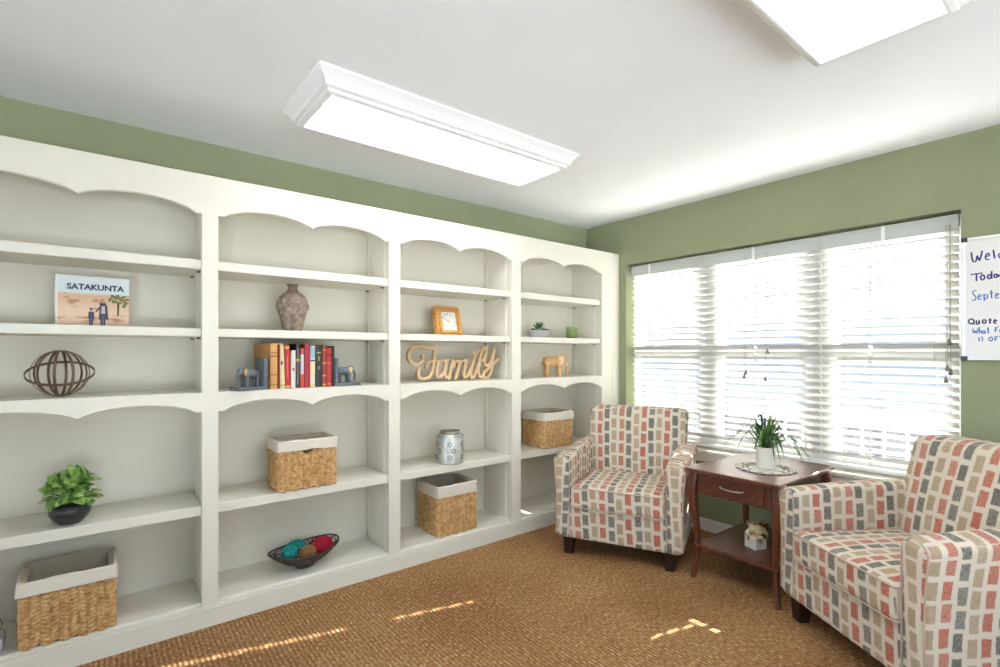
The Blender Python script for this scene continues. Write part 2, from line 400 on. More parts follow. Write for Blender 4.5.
INK_PURPLE = [[(0.491, 1.453), (0.493, 1.445), (0.498, 1.441), (0.504, 1.442), (0.509, 1.446), (0.511, 1.454), (0.509, 1.461), (0.504, 1.465), (0.498, 1.465), (0.493, 1.46), (0.491, 1.453)], [(0.499, 1.446), (0.487, 1.437)], [(0.482, 1.459), (0.482, 1.441), (0.474, 1.44), (0.472, 1.458), (0.471, 1.44)], [(0.447, 1.45), (0.448, 1.445), (0.452, 1.442), (0.456, 1.442), (0.459, 1.446), (0.46, 1.451), (0.459, 1.456), (0.456, 1.459), (0.452, 1.459), (0.448, 1.456), (0.447, 1.45)], [(0.433, 1.465), (0.433, 1.439)], [(0.438, 1.457), (0.426, 1.457)], [(0.419, 1.449), (0.41, 1.451), (0.414, 1.458), (0.419, 1.451), (0.417, 1.44), (0.409, 1.441)]]
SKY = 0.40
SUN = 38.0
EXPO = 0.79
LENS = 6.5
M['lens'].node_tree.nodes['Principled BSDF'].inputs['Emission Strength'].default_value = LENS
# ================================================================ the room (metres; camera stands over the origin)
XW = 3.463           # inner face of the window wall
YW = 3.085           # wall behind the bookcase
HC = 2.42
XL, YB = -2.2, -2.3  # the unseen sides of the room
WT = .19             # wall thickness
WY0, WY1, WZ0, WZ1 = .542, 2.644, .585, 2.035   # window opening

def struct(name, bm, m, parent=None, smooth=False):
    o = finish(name, bm, m, parent, smooth=smooth)
    o['kind'] = 'structure'
    return o

bm = bmesh.new(); box(bm, XL-.1, XW+WT, YB-.1, YW+.1, -.08, 0); struct('floor', bm, M['carpet'])
bm = bmesh.new(); box(bm, XL-.1, XW+WT, YB-.1, YW+.1, HC, HC+.1); struct('ceiling', bm, M['ceiling'])
bm = bmesh.new(); box(bm, XL-.1, XW+WT, YW, YW+.1, 0, HC); struct('wall_left', bm, M['wall'])
RY0, RY1, RZ0, RZ1 = -2.1, 2.3, .03, 2.38
bm = bmesh.new(); box(bm, XL-.1, XL, YB-.1, RY0, 0, HC); box(bm, XL-.1, XL, RY1, YW, 0, HC); box(bm, XL-.1, XL, RY0, RY1, 0, RZ0); box(bm, XL-.1, XL, RY0, RY1, RZ1, HC)
struct('wall_rear', bm, M['bouncewall'])
w = bpy.data.objects.new('window_5', None); COL.objects.link(w); w['kind'] = 'structure'  # added window out of view, throws daylight onto the window wall
bm = bmesh.new()
for k in range(5):
    y = RY0+(RY1-RY0-.06)*k/4; box(bm, XL-.08, XL-.02, y, y+.06, RZ0, RZ1)
box(bm, XL-.079, XL-.021, RY0, RY1, RZ0, RZ0+.06); box(bm, XL-.079, XL-.021, RY0, RY1, RZ1-.06, RZ1)
struct('window_frame', bm, M['vinyl'], w)
bm = bmesh.new(); box(bm, XL-.052, XL-.048, RY0+.01, RY1-.01, RZ0+.01, RZ1-.01); struct('pane', bm, M['glass'], w)
bm = bmesh.new()   # unseen wall behind the camera, broad window added to let daylight in
NX0, NX1, NZ0, NZ1 = -2.1, 3.3, .03, 2.38
box(bm, XL, NX0, YB-.1, YB, 0, HC); box(bm, NX1, XW+WT, YB-.1, YB, 0, HC); box(bm, NX0, NX1, YB-.1, YB, 0, NZ0); box(bm, NX0, NX1, YB-.1, YB, NZ1, HC)
struct('wall_near', bm, M['bouncewall'])
w = bpy.data.objects.new('window_4', None); COL.objects.link(w); w['kind'] = 'structure'
bm = bmesh.new()
for k in range(5):
    x = NX0+(NX1-NX0-.06)*k/4; box(bm, x, x+.06, YB-.08, YB-.02, NZ0, NZ1)
box(bm, NX0, NX1, YB-.079, YB-.021, NZ0, NZ0+.06); box(bm, NX0, NX1, YB-.079, YB-.021, NZ1-.06, NZ1)
struct('window_frame', bm, M['vinyl'], w)
bm = bmesh.new(); box(bm, NX0+.01, NX1-.01, YB-.052, YB-.048, NZ0+.01, NZ1-.01); struct('pane', bm, M['glass'], w)
bm = bmesh.new()   # window wall with its opening
ys = [YB, WY0, WY1, YW]; zs = [0, WZ0, WZ1, HC]
def wall_with_hole(bm, X0, X1, ys, zs):
    g = {}
    for X in (X0, X1):
        for i, y in enumerate(ys):
            for j, z in enumerate(zs): g[(X, i, j)] = bm.verts.new((X, y, z))
    for X in (X0, X1):
        for i in range(3):
            for j in range(3):
                if (i, j) == (1, 1): continue
                bm.faces.new((g[(X,i,j)], g[(X,i+1,j)], g[(X,i+1,j+1)], g[(X,i,j+1)]))
    def q(a, b): bm.faces.new((g[(X0,)+a], g[(X1,)+a], g[(X1,)+b], g[(X0,)+b]))
    for a, b in (((1,1),(2,1)), ((2,1),(2,2)), ((2,2),(1,2)), ((1,2),(1,1)),
                 ((0,0),(3,0)), ((0,3),(3,3))): q(a, b)
wall_with_hole(bm, XW, XW+WT, ys, zs)
es = [e for e in bm.edges if all(abs(v.co.x-XW) < 1e-5 and WY0-1e-4 <= v.co.y <= WY1+1e-4 and WZ0-1e-4 <= v.co.z <= WZ1+1e-4 for v in e.verts)
      and not any(all(abs(v.co.y-q_) > 1e-3 for v in e.verts) for q_ in ())]
struct('wall_right', bm, M['wall'])
bm = bmesh.new(); box(bm, XW-.014, XW, .2-2.5, 2.70, 0, .07, .002); box(bm, XW-.010, XW, .2-2.5, 2.70, .07, .086, .003)
struct('baseboard_right', bm, M['trimw'])

# ---- window units in the opening
wy = [WY0, 1.222, 1.955, WY1]
FR0, FR1 = XW+.118, XW+.185
def sash(bm, y0, y1, z0, z1, x0, x1, w=.042):
    box(bm, x0, x1, y0, y0+w, z0, z1, .003); box(bm, x0, x1, y1-w, y1, z0, z1, .003)
    box(bm, x0, x1, y0+w, y1-w, z0, z0+w, .003); box(bm, x0, x1, y0+w, y1-w, z1-w, z1, .003)
for i in range(3):
    y0, y1 = wy[i], wy[i+1]
    w = bpy.data.objects.new('window_%d' % (i+1), None); COL.objects.link(w); w.location = (FR0, (y0+y1)/2, WZ0); w['kind'] = 'structure'
    c = (FR0, (y0+y1)/2, WZ0)
    def local(bm): bmesh.ops.translate(bm, verts=bm.verts, vec=(-c[0], -c[1], -c[2])); return bm
    bm = bmesh.new(); m0 = .012 if i == 0 else .046; m1 = .012 if i == 2 else .046
    box(bm, FR0, FR1, y0, y0+m0, WZ0, WZ1); box(bm, FR0, FR1, y1-m1, y1, WZ0, WZ1)
    box(bm, FR0, FR1, y0+m0, y1-m1, WZ0, WZ0+.03); box(bm, FR0, FR1, y0+m0, y1-m1, WZ1-.02, WZ1)
    struct('window_frame', local(bm), M['vinyl'], w)
    a0, a1 = y0+m0, y1-m1
    bm = bmesh.new(); sash(bm, a0, a1, WZ0+.03, 1.335, FR0+.006, FR0+.030); struct('lower_sash', local(bm), M['vinyl'], w)
    bm = bmesh.new(); sash(bm, a0, a1, 1.250, WZ1-.02, FR0+.034, FR0+.058); struct('upper_sash', local(bm), M['vinyl'], w)
    bm = bmesh.new(); box(bm, FR0+.016, FR0+.020, a0+.042, a1-.042, WZ0+.072, 1.293)
    box(bm, FR0+.044, FR0+.048, a0+.042, a1-.042, 1.292, WZ1-.062); struct('pane', local(bm), M['glass'], w)
    bm = bmesh.new(); box(bm, FR0-.012, FR0+.006, (a0+a1)/2-.03, (a0+a1)/2+.03, 1.30, 1.322, .003); struct('sash_lock', local(bm), M['vinyl'], w)
bm = bmesh.new(); box(bm, XW-.032, XW+.118, WY0-.03, WY1+.02, WZ0-.026, WZ0+.002, .006, seg=3); struct('trim_1', bm, M['sill'])
bm = bmesh.new(); box(bm, XW-.016, XW+.001, WY0-.015, WY1+.005, WZ0-.085, WZ0-.027, .003); struct('trim_2', bm, M['sill'])

# ---------------------------------------------------------------- bookcase units
YF = 2.717
ZS = dict(frieze=2.134, arch=1.993, notch=1.947)
def arch_line(b0, b1, zn, za, zc):
    """lower edge of a double-arched rail between stiles b0 and b1"""
    f = .030; c = (b0+b1)/2; pts = [(b0, zn), (b0+f-.004, zn), (b0+f, zn+.004)]
    def arc(a, b, za_, zl, zr):
        out = []
        for i in range(1, 20):
            t = i/20; s = 1-(2*t-1)**2
            out.append((a+(b-a)*t, (zl+(zr-zl)*t) + (za_-(zl+zr)/2)*(s**.75)))
        return out
    pts += arc(b0+f, c, za, zn+.004, zc); pts.append((c, zc)); pts += arc(c, b1-f, za, zc, zn+.004)
    pts += [(b1-f, zn+.004), (b1-f+.004, zn), (b1, zn)]
    return pts
def strip(bm, pts, zt, y0, y1):
    ft, fb, bt, bb = [], [], [], []
    e = .005
    for x, z in pts:
        fb.append(bm.verts.new((x, y0, z+e))); ft.append(bm.verts.new((x, y0, zt)))
        bb.append((bm.verts.new((x, y0+e, z)), bm.verts.new((x, y1, z)))); bt.append(bm.verts.new((x, y1, zt)))
    for i in range(len(pts)-1):
        j = i+1
        bm.faces.new((fb[i], fb[j], ft[j], ft[i])); bm.faces.new((fb[j], fb[i], bb[i][0], bb[j][0]))
        bm.faces.new((bb[j][0], bb[i][0], bb[i][1], bb[j][1])); bm.faces.new((bb[j][1], bb[i][1], bt[i], bt[j]))
        bm.faces.new((bt[j], bt[i], ft[i], ft[j]))
    for i in (0, -1):
        bm.faces.new((fb[i], ft[i], bt[i], bb[i][1], bb[i][0]))

def bookcase(x0, x1, b0, b1, label, last=False):
    g = 'white arched bookcase units along the wall'
    t = thing('bookcase', (x0, YF, 0), 0, label, 'bookcase', g)
    W = x1-x0; a, b = b0-x0, b1-x0; e = .0008
    D0, D1 = .02, .355      # behind the face frame, to the back
    pr = b+.019+.012 if last else W-e     # right panel outer face
    bm = bmesh.new()
    sm0 = .0012 if abs(x0-1.366) < .001 else 0; sm1 = .0012 if abs(x1-1.366) < .001 else 0
    box(bm, 0, a, 0, D0, .095, 1.96); box(bm, sm0, a, 0, D0, 1.96, 2.134)
    if last:
        box(bm, b, b+.115, 0, D0, .095, 2.134)
        box(bm, b+.115, W, .006, D0, .095, 1.88); box(bm, b+.135, W-.028, .001, .008, .12, 1.86, .002)
        box(bm, W-.018, W, 0, .008, .095, 1.88, .001); box(bm, b+.115, W, 0, D0, 1.88, 2.134, .0015)
    else: box(bm, b, W, 0, D0, .095, 1.96); box(bm, b, W-sm1, 0, D0, 1.96, 2.134)
    strip(bm, arch_line(a, b, 1.947, 1.997, 1.953), 2.134, 0, D0)
    strip(bm, arch_line(a, b, 1.011, 1.057, 1.013), 1.107, -.001, D0)
    finish('face_frame', bm, M['white'], t, smooth=False)
    bm = bmesh.new(); box(bm, 0, W, -.006, D0, 0, .088); box(bm, 0, W, -.003, D0, .088, .100); finish('base_rail', bm, M['white'], t, smooth=False)
    pl = a-.010   # inner face of left panel lies just behind the stile's edge
    pi = b+.010
    for s in (0, 1):
        bm = bmesh.new()
        if s == 0: box(bm, e if a-.010-.019 < e else a-.029, pl, D0, D1, .0, 2.12)
        else: box(bm, pi, min(pi+.019, W-e), D0, D1, .0, 2.12)
        finish('side_panel', bm, M['white'], t, smooth=False)
        for dy in (.075, .295):
            bm = bmesh.new(); xx = pl if s == 0 else pi-.005
            box(bm, xx, xx+.005, dy, dy+.018, .115, 2.10, .001)
            box(bm, xx+.001 if s == 0 else xx-.0008, (xx+.0058) if s == 0 else xx+.004, dy+.006, dy+.012, .13, 2.08)
            o = finish('shelf_standard', bm, M['white'], t, smooth=False)
            for zz in (1.690, 1.370, .523):
                bm = bmesh.new(); s_ = 1 if s == 0 else -1; x_ = pl+.005 if s == 0 else pi-.005
                box(bm, min(x_, x_+s_*.016), max(x_, x_+s_*.016), dy+.004, dy+.014, zz-.009, zz, .001)
                finish('shelf_clip', bm, M['metal'], o, smooth=False)
    bm = bmesh.new(); box(bm, pl, pi, D1-.008, D1, 0.0, 2.12); finish('back_panel', bm, M['white'], t, smooth=False)
    bm = bmesh.new(); box(bm, pl, pi, D0, D1-.008, 2.10, 2.12); finish('top_panel', bm, M['white'], t, smooth=False)
    bm = bmesh.new(); box(bm, pl, pi, D0, D1-.008, .092, .112); finish('bottom_panel', bm, M['white'], t, smooth=False)
    bm = bmesh.new(); box(bm, pl, pi, D0, D1-.008, 1.087, 1.107); finish('fixed_shelf', bm, M['white'], t, smooth=False)
    for z0, z1, yy in ((1.690, 1.735, .024), (1.370, 1.411, .024), (.523, .570, .022)):
        bm = bmesh.new(); box(bm, pl+.0055, pi-.0055, yy, D1-.009, z0, z1, .004, seg=3); finish('shelf', bm, M['white'], t, smooth=False)
    return t
bookcase(-.557, .409, -.523, .375, 'white bookcase unit holding the landscape book, metal orb and pothos plant')
bookcase(.409, 1.366, .443, 1.330, 'white bookcase unit holding the vase and the row of upright books')
bookcase(1.366, 2.315, 1.403, 2.273, 'white bookcase unit holding the wooden clock and cut-out word')
bookcase(2.315, 3.463, 2.357, 3.242, 'white bookcase unit in the corner behind the far armchair', last=True)

# ---------------------------------------------------------------- ceiling lights
def ceiling_light(y0, y1, x0, x1, label, power):
    t = thing('ceiling_light', ((x0+x1)/2, (y0+y1)/2, HC), 0, label, 'ceiling light', 'surface mounted fluorescent ceiling lights')
    hx, hy = (x1-x0)/2, (y1-y0)/2
    lev = [(.060, 0), (.060, -.012), (.052, -.018), (.040, -.030), (.030, -.046), (.026, -.062), (.012, -.068), (.010, -.080), (0, -.084), (-.004, -.086), (-.012, -.086), (-.020, -.078), (-.020, -.060)]
    bm = bmesh.new(); rings = []
    for o_, z in lev:
        X, Y = hx+o_, hy+o_
        rings.append([bm.verts.new(p) for p in ((-X,-Y,z), (X,-Y,z), (X,Y,z), (-X,Y,z))])
    for A, B in zip(rings, rings[1:]):
        for j in range(4): bm.faces.new((A[j], A[(j+1) % 4], B[(j+1) % 4], B[j]))
    bm.faces.new(rings[0])
    finish('frame', bm, M['fixture'], t, smooth=False)
    bm = bmesh.new(); X, Y = hx-.015, hy-.015; box(bm, -X, X, -Y, Y, -.078, -.072)
    finish('diffuser', bm, M['lens'], t, smooth=False)
    for xx in (-hx*.5, hx*.5):
        pass
    return t
ceiling_light(2.0, 2.385, .72, 2.06, 'long white ceiling light running beside the bookcase wall', 1)
ceiling_light(.335, .705, .72, 2.04, 'white ceiling light cut off by the top edge of the photo', 1)
ceiling_light(-1.33, -.96, .72, 2.04, 'added white ceiling light, unseen over the near end of the room', 1)  # added third fixture behind the camera, evens out the room light

# ---------------------------------------------------------------- blinds
def blind(y0, y1, holes, slots, cord_y, label, cords_len, clips):
    t = thing('window_blind', (XW+.075, (y0+y1)/2, WZ0), 0, label, 'window blind', 'white slatted window blinds')
    cy = (y0+y1)/2; L0, L1 = y0-cy, y1-cy
    def Z(z): return z-WZ0
    bm = bmesh.new(); box(bm, -.028, .030, L0, L1, Z(1.965), Z(2.022), .002); finish('headrail', bm, M['fixture'], t, smooth=False)
    bm = bmesh.new(); box(bm, -.036, -.029, L0-.003, L1+.003, Z(1.935), Z(2.016), .002); finish('valance', bm, M['blindgrey'], t, smooth=False)
    for c in clips:
        bm = bmesh.new(); box(bm, -.040, -.036, c-cy-.009, c-cy+.009, Z(1.935), Z(2.020), .001); box(bm, -.040, -.028, c-cy-.009, c-cy+.009, Z(2.016), Z(2.021)); finish('valance_clip', bm, M['fixture'], t, smooth=False)
    tilt = math.radians(37); ct, st = math.cos(tilt), math.sin(tilt); hw = .025
    bm = bmesh.new(); z = 1.940; n = 0
    # slat outline broken by route holes for the lift cords
    seg = []; p = L0
    for h in sorted(holes):
        if h not in slots: continue
        seg.append((p, h-cy-.009, 0)); seg.append((h-cy-.009, h-cy+.009, 1)); p = h-cy+.009
    seg.append((p, L1, 0))
    while z > .655:
        for (a, b, hole) in seg:
            spans = ((-hw, -.017), (.017, hw)) if hole else ((-hw, hw),)
            for (s0, s1) in spans:
                # s runs across the slat; the room edge (negative) is tilted up
                mids = [s0, (s0+s1)/2, s1]
                top = []; bot = []
                for s in mids:
                    cr = .0022*(1-(s/hw)**2)
                    X = s*ct + cr*st; Zz = -s*st + cr*ct
                    top.append((X, Zz+.0013)); bot.append((X, Zz-.0013))
                V = [[bm.verts.new((X, yy, Z(z)+q)) for (X, q) in top+bot[::-1]] for yy in (a, b)]
                k = len(V[0])
                for j in range(k): bm.faces.new((V[0][j], V[0][(j+1) % k], V[1][(j+1) % k], V[1][j]))
                bm.faces.new(V[0]); bm.faces.new(V[1][::-1])
        z -= .0468; n += 1
    finish('slats', bm, M['slat'], t, smooth=False)
    bm = bmesh.new(); box(bm, -.025, .025, L0, L1, Z(.602), Z(.624), .004, seg=2); finish('bottom_rail', bm, M['fixture'], t, smooth=False)
    for h in sorted(holes):
        for x_ in (-.0235, .0235):
            bm = bmesh.new(); tube(bm, [(x_, h-cy, Z(1.96)), (x_, h-cy, Z(.624))], .0009, 5); finish('ladder_cord', bm, M['cord'], t)
        bm = bmesh.new(); tube(bm, [(0, h-cy, Z(1.96)), (0, h-cy, Z(.624))], .0008, 5); finish('lift_cord', bm, M['cord'], t)
    for (yy, zl) in cords_len:
        bm = bmesh.new(); tube(bm, [(-.043, yy-cy, Z(1.97)), (-.043, yy-cy, Z(zl+.02))], .0017, 5); o = finish('pull_cord', bm, M['cord'], t)
        bm = bmesh.new(); lathe(bm, [(0,.022), (.005,.021), (.006,.013), (.0055,.010), (.0095,.0), (.008,-.012), (0,-.012)], 10, (-.043, yy-cy), z0=Z(zl)); finish('tassel', bm, M['tassel'], o)
    return t
M['blindgrey'] = mat('valance_white', (186,190,186), .5)
M['cord'] = mat('blind_cord', (176,168,154), .8)
M['tassel'] = mat('tassel_putty', (120,112,94), .5)
blind(1.212, 2.618, (2.42, 1.61, 1.32), (1.61,), 0, 'wide white slatted blind beside the bookcase corner',
      ((1.655, 1.155), (1.668, 1.13), (1.512, 1.30), (1.526, 1.115)), (2.44, 1.61))
blind(.560, 1.205, (1.08, .95, .66), (.95,), 0, 'narrower white slatted blind next to the whiteboard',
      ((.592, 1.346), (.600, 1.21), (.588, 1.19), (.606, 1.146)), (.88,))
# ---------------------------------------------------------------- armchairs
def uv_box(bm):
    uvl = bm.loops.layers.uv.verify()
    for f in bm.faces:
        n = f.normal; a = (abs(n.x), abs(n.y), abs(n.z)); k = a.index(max(a))
        for l in f.loops:
            x, y, z = l.vert.co
            l[uvl].uv = (y, z) if k == 0 else ((x, z) if k == 1 else (x, y))
def move(bm, v): bmesh.ops.translate(bm, verts=bm.verts, vec=v); return bm
M['piping'] = mat('piping_taupe', (186,164,146), .9)

def armchair(loc, rz, label):
    t = thing('armchair', loc, rz, label, 'armchair', 'patterned upholstered armchairs')
    W = .79; AW = .106; HA = .650
    F = M['fabric']
    # apron under the seat
    bm = rbox((W-.03)/2, .365, .113, .018, mid=8); move(bm, (0, .385, .223)); o = finish('seat_base', bm, F, t)
    # arms: front panel flares out towards its rolled top
    for s in (-1, 1):
        hz = (HA-.115)/2
        def de(p, s=s, hz=hz):
            z = (p.z+hz)/(2*hz); x = p.x
            k = max(0, (z-.35)/.65)
            if x > 0: x += .016*k**2 - .010*(1-k)*(4*z*(1-z))*.6
            if x < 0: x += .004*(1-k)
            zz = p.z
            if z > .8: zz += .010*(1-((p.y)/.36)**2)*(z-.8)/.2 + .015*(p.y/.37)*(z-.8)/.2
            if z > .9: zz -= .010*max(0, x/.055)
            return (x, p.y, zz)
        bm = rbox(AW/2, .375, hz, .032, mid=8, seg=4, deform=de, uvmode='arm', uvo=(.02 if s > 0 else .0, .01))
        if s < 0:
            for v in bm.verts: v.co.x = -v.co.x
            bmesh.ops.reverse_faces(bm, faces=bm.faces)
        move(bm, (s*(W/2-AW/2), .385, .115+hz))
        arm = finish('armrest', bm, F, t)
        # welt round the front panel
        pts = []
        xi, xo = W/2-AW+.006, W/2-.006
        prof = [(xi, .13), (xi+.001, .35), (xi, .54), (xi+.006, .602), (xi+.030, .634), ((xi+xo)/2+.012, .640), (xo-.008, .628), (xo+.012, .602), (xo+.008, .56), (xo-.004, .38), (xo-.001, .13)]
        for (x, z) in prof: pts.append((s*x, .0185, z))
        bm = bmesh.new(); tube(bm, smooth_pts(pts, 4), .0032, 6); finish('welt', bm, M['piping'], arm)
    # backrest
    bw = .355
    def db(p):
        z = (p.z+.29)/.58
        x = p.x*(1-.10*(1-z)*.9 - .02*max(0, z-.8))
        y = p.y + .175*z**1.05
        if p.y < 0: y -= .020*(1-(p.x/bw)**2)*math.sin(PI*min(1, max(0, z)))
        zz = p.z + (.008*(1-(p.x/bw)**2) if z > .9 else 0)
        return (x, y, zz)
    bm = rbox(bw, .085, .29, .046, mid=10, seg=4, deform=db, uvo=(.01, .03)); move(bm, (0, .590, .60)); bk = finish('backrest', bm, F, t)
    # seat cushion
    sw = (W-2*AW)/2-.001
    def dc(p):
        k = (1-min(1, abs(p.x)/sw)**4)*(1-min(1, abs(p.y)/.29)**4)
        return (p.x, p.y, p.z + (.014*k if p.z > 0 else 0))
    bm = rbox(sw, .290, .068, .022, mid=10, seg=3, deform=dc, uvo=(.0, .0)); move(bm, (0, .292, .378)); cu = finish('seat_cushion', bm, F, t)
    for z in (.440, .316):
        c = .018; pts = []
        for (cx, cy, a0) in ((sw-c, .002+c, -90), (sw-c, .582-c, 0), (-sw+c, .582-c, 90), (-sw+c, .002+c, 180)):
            for a in range(0, 91, 30):
                r = math.radians(a0+a); pts.append((cx+c*math.cos(r), cy+c*math.sin(r), z))
        bm = bmesh.new(); tube(bm, pts, .0034, 6, closed=True); finish('piping', bm, M['piping'], cu)
    for sx in (-1, 1):
        for sy, ty in ((.07, 0), (.70, 1)):
            bm = bmesh.new(); x = sx*.310
            a, b_ = .034, .026
            dy = .03 if ty else 0
            V = [[bm.verts.new((x+sx*o_+i*h, sy+dd+j*h, z)) for i, j in ((-1,-1), (1,-1), (1,1), (-1,1))] for h, z, o_, dd in ((b_, 0, .004, dy), (a, .118, 0, 0))]
            for j in range(4): bm.faces.new((V[0][j], V[0][(j+1) % 4], V[1][(j+1) % 4], V[1][j]))
            bm.faces.new(V[0]); bm.faces.new(V[1])
            bmesh.ops.bevel(bm, geom=list(bm.edges), offset=.003, segments=2, affect='EDGES')
            finish('leg', bm, M['leg_dark'], t, smooth=False)
    return t
A1 = armchair((2.458, 1.957, 0), math.radians(-64.5), 'patterned armchair in the corner by the bookcase, left of the side table')
A2 = armchair((2.415, .770, 0), math.atan2(-.829, -.56), 'patterned armchair nearest the camera, under the whiteboard')

# ---------------------------------------------------------------- side table
TZ = .637
T = thing('side_table', (2.630, 1.342, 0), math.radians(-91), 'mahogany side table with curved legs between the two armchairs', 'side table')
MH = M['mahogany']
TW, TD = .262, .715
bm = bmesh.new(); box(bm, -TW, TW, 0, TD, TZ-.022, TZ, .006, seg=3); finish('tabletop', bm, MH, T, smooth=False)
AZ0, AZ1 = .488, TZ-.022
bm = bmesh.new()
box(bm, -.235, .235, .055, .075, AZ0, AZ1, .002); box(bm, -.235, -.217, .075, TD-.06, AZ0, AZ1); box(bm, .217, .235, .075, TD-.06, AZ0, AZ1); box(bm, -.235, .235, TD-.078, TD-.06, AZ0, AZ1)
finish('apron', bm, MH, T, smooth=False)
bm = bmesh.new(); box(bm, -.205, .165, .046, .058, AZ0+.012, AZ1-.008, .003, seg=2); dr = finish('drawer', bm, MH, T, smooth=False)
bm = bmesh.new(); tube(bm, smooth_pts([(-.065, .045, .555), (-.060, .030, .554), (-.02, .022, .550), (.02, .022, .550), (.055, .030, .552), (.060, .045, .553)], 5), [.0045]*26, 8, flat=1.0)
finish('handle', bm, M['nickel'], dr)
def cabriole(x, y, sx, sy):
    # square section leg, knee pushed out, ankle in, foot flicked out
    prof = [(0, .012, .012), (.012, .013, .0115), (.06, .005, .011), (.14, -.005, .0125), (.24, -.004, .015), (.34, .004, .019), (.43, .014, .024), (.50, .018, .027), (.56, .013, .027), (AZ1, .006, .026)]
    bm = bmesh.new(); rings = []
    P = smooth_pts([(o_, h, z) for z, o_, h in prof], 4)
    for o_, h, z in P:
        cx = x+sx*o_; cy = y+sy*o_
        rings.append([bm.verts.new((cx+i*h, cy+j*h, z)) for i, j in ((-1,-.55), (-.55,-1), (.55,-1), (1,-.55), (1,.55), (.55,1), (-.55,1), (-1,.55))])
    for A, B in zip(rings, rings[1:]):
        for j in range(8): bm.faces.new((A[j], A[(j+1) % 8], B[(j+1) % 8], B[j]))
    bm.faces.new(rings[0]); bm.faces.new(rings[-1])
    return bm
for sx in (-1, 1):
    for yy, sy in ((.065, -1), (TD-.075, 1)):
        finish('leg', cabriole(sx*.222, yy, sx, sy), MH, T)
bm = bmesh.new(); box(bm, -.235, .235, .055, TD-.065, .178, .196, .005, seg=2); finish('lower_shelf', bm, MH, T, smooth=False)

# ---------------------------------------------------------------- foliage helpers
def blade(bm, pts, w, mi=0, fold=.25, tip=1.0):
    """narrow leaf along a curve"""
    P = smooth_pts(pts, 4); n = len(P); L = None
    for i, p in enumerate(P):
        t = i/(n-1); ww = w*(math.sin(PI*min(1, .12+t*.88))**.7 if t < 1 else 0)
        d = (P[min(i+1, n-1)]-P[max(i-1, 0)]); s = d.cross(Vector((0, 0, 1)))
        s = s.normalized() if s.length > 1e-6 else Vector((1, 0, 0))
        u = s.cross(d).normalized()
        row = [bm.verts.new(p - s*ww - u*(-fold*ww)), bm.verts.new(p), bm.verts.new(p + s*ww - u*(-fold*ww))]
        if L:
            for j in (0, 1): bm.faces.new((L[j], L[j+1], row[j+1], row[j])).material_index = mi
        L = row
def leaf(bm, base, direc, up, ln, wd, mi=0, curl=.25, point=1.0):
    d = Vector(direc).normalized(); s = d.cross(Vector(up)); s = s.normalized() if s.length > 1e-5 else d.orthogonal().normalized(); u = s.cross(d).normalized()
    prof = [(0, .05), (.12, .55), (.3, .95), (.5, 1), (.7, .8), (.88, .4), (1, 0.02)]
    L = None
    for t, k in prof:
        c = Vector(base) + d*ln*t - u*(curl*ln*t*t)
        row = [bm.verts.new(c - s*wd*k + u*.12*wd*k*2), bm.verts.new(c), bm.verts.new(c + s*wd*k + u*.12*wd*k*2)]
        if L:
            for j in (0, 1): bm.faces.new((L[j], L[j+1], row[j+1], row[j])).material_index = mi
        L = row
def leafmat(name, a, b_, rough=.4, sc_=40):
    m = mat(name, a, rough, rgb2=b_, nscale=sc_)
    nt = m.node_tree; b = nt.nodes['Principled BSDF']; t = nt.nodes.new('ShaderNodeBsdfTranslucent'); mx = nt.nodes.new('ShaderNodeMixShader'); mx.inputs[0].default_value = .2
    t.inputs[0].default_value = lin(a); nt.links.new(b.outputs[0], mx.inputs[1]); nt.links.new(t.outputs[0], mx.inputs[2]); nt.links.new(mx.outputs[0], nt.nodes['Material Output'].inputs[0])
    return m
M['pothos'] = leafmat('pothos_leaf', (178,208,120), (108,156,70), .35, 60)
M['pothos2'] = leafmat('pothos_leaf_dark', (116,160,80), (70,114,52), .35, 60)
M['grassy'] = leafmat('grass_leaf', (98,138,62), (52,88,44), .35, 30)
M['grassy2'] = leafmat('grass_leaf_dark', (60,92,62), (44,70,50), .35, 30)
M['blackpot'] = mat('black_ceramic', (48,48,50), .35)
M['soil'] = mat('soil', (60,44,32), .95, bump=.5)
M['whitepot'] = mat('white_ceramic', (226,222,214), .5)

# grassy plant, doily, on the table
doily_c = (2.955, 1.30)
PLC = (2.945, 1.283)
pt = thing('potted_plant', (PLC[0], PLC[1], TZ+.007), 0, 'grass-like potted plant in a white cylinder pot on the side table', 'plant')
bm = bmesh.new(); lathe(bm, [(0, 0), (.046, 0), (.050, .003), (.053, .118), (.051, .120), (.048, .118), (.047, .100), (0, .100)], 36); finish('pot', bm, M['whitepot'], pt)
bm = bmesh.new(); lathe(bm, [(.0465, .100), (.03, .108), (0, .110)], 20); finish('soil', bm, M['soil'], pt)
bm = bmesh.new(); r2 = random.Random(5)
specs = []
for i in range(60):
    a = r2.uniform(0, 2*PI); k = r2.random()**.6
    specs.append((a, k))
for a, k in specs:
    h = .09+.10*(1-k)+r2.uniform(-.01, .02); reach = .05+.20*k**1.1
    if k > .85: h *= .8
    ca, sa = math.cos(a), math.sin(a); b0 = .022*r2.random()
    droop = .02+.10*k*k*r2.uniform(.5, 1.3)
    pts = [(b0*ca, b0*sa, .105), (b0*ca+reach*.25*ca, b0*sa+reach*.25*sa, .105+h*.6), (reach*.62*ca, reach*.62*sa, .105+h), (reach*ca, reach*sa, .105+h-droop)]
    blade(bm, pts, r2.uniform(.0055, .008), mi=r2.choice((0, 0, 1)))
finish('foliage', bm, [M['grassy'], M['grassy2']], pt)
M['lace'] = mat('crochet_lace', (236,231,220), .95, rgb2=(214,206,190), nscale=90, bump=.3)
bm = bmesh.new(); n = 14
tube(bm, [(.078*math.cos(2*PI*i/40), .078*math.sin(2*PI*i/40), .003) for i in range(40)], .0035, 6, closed=True)
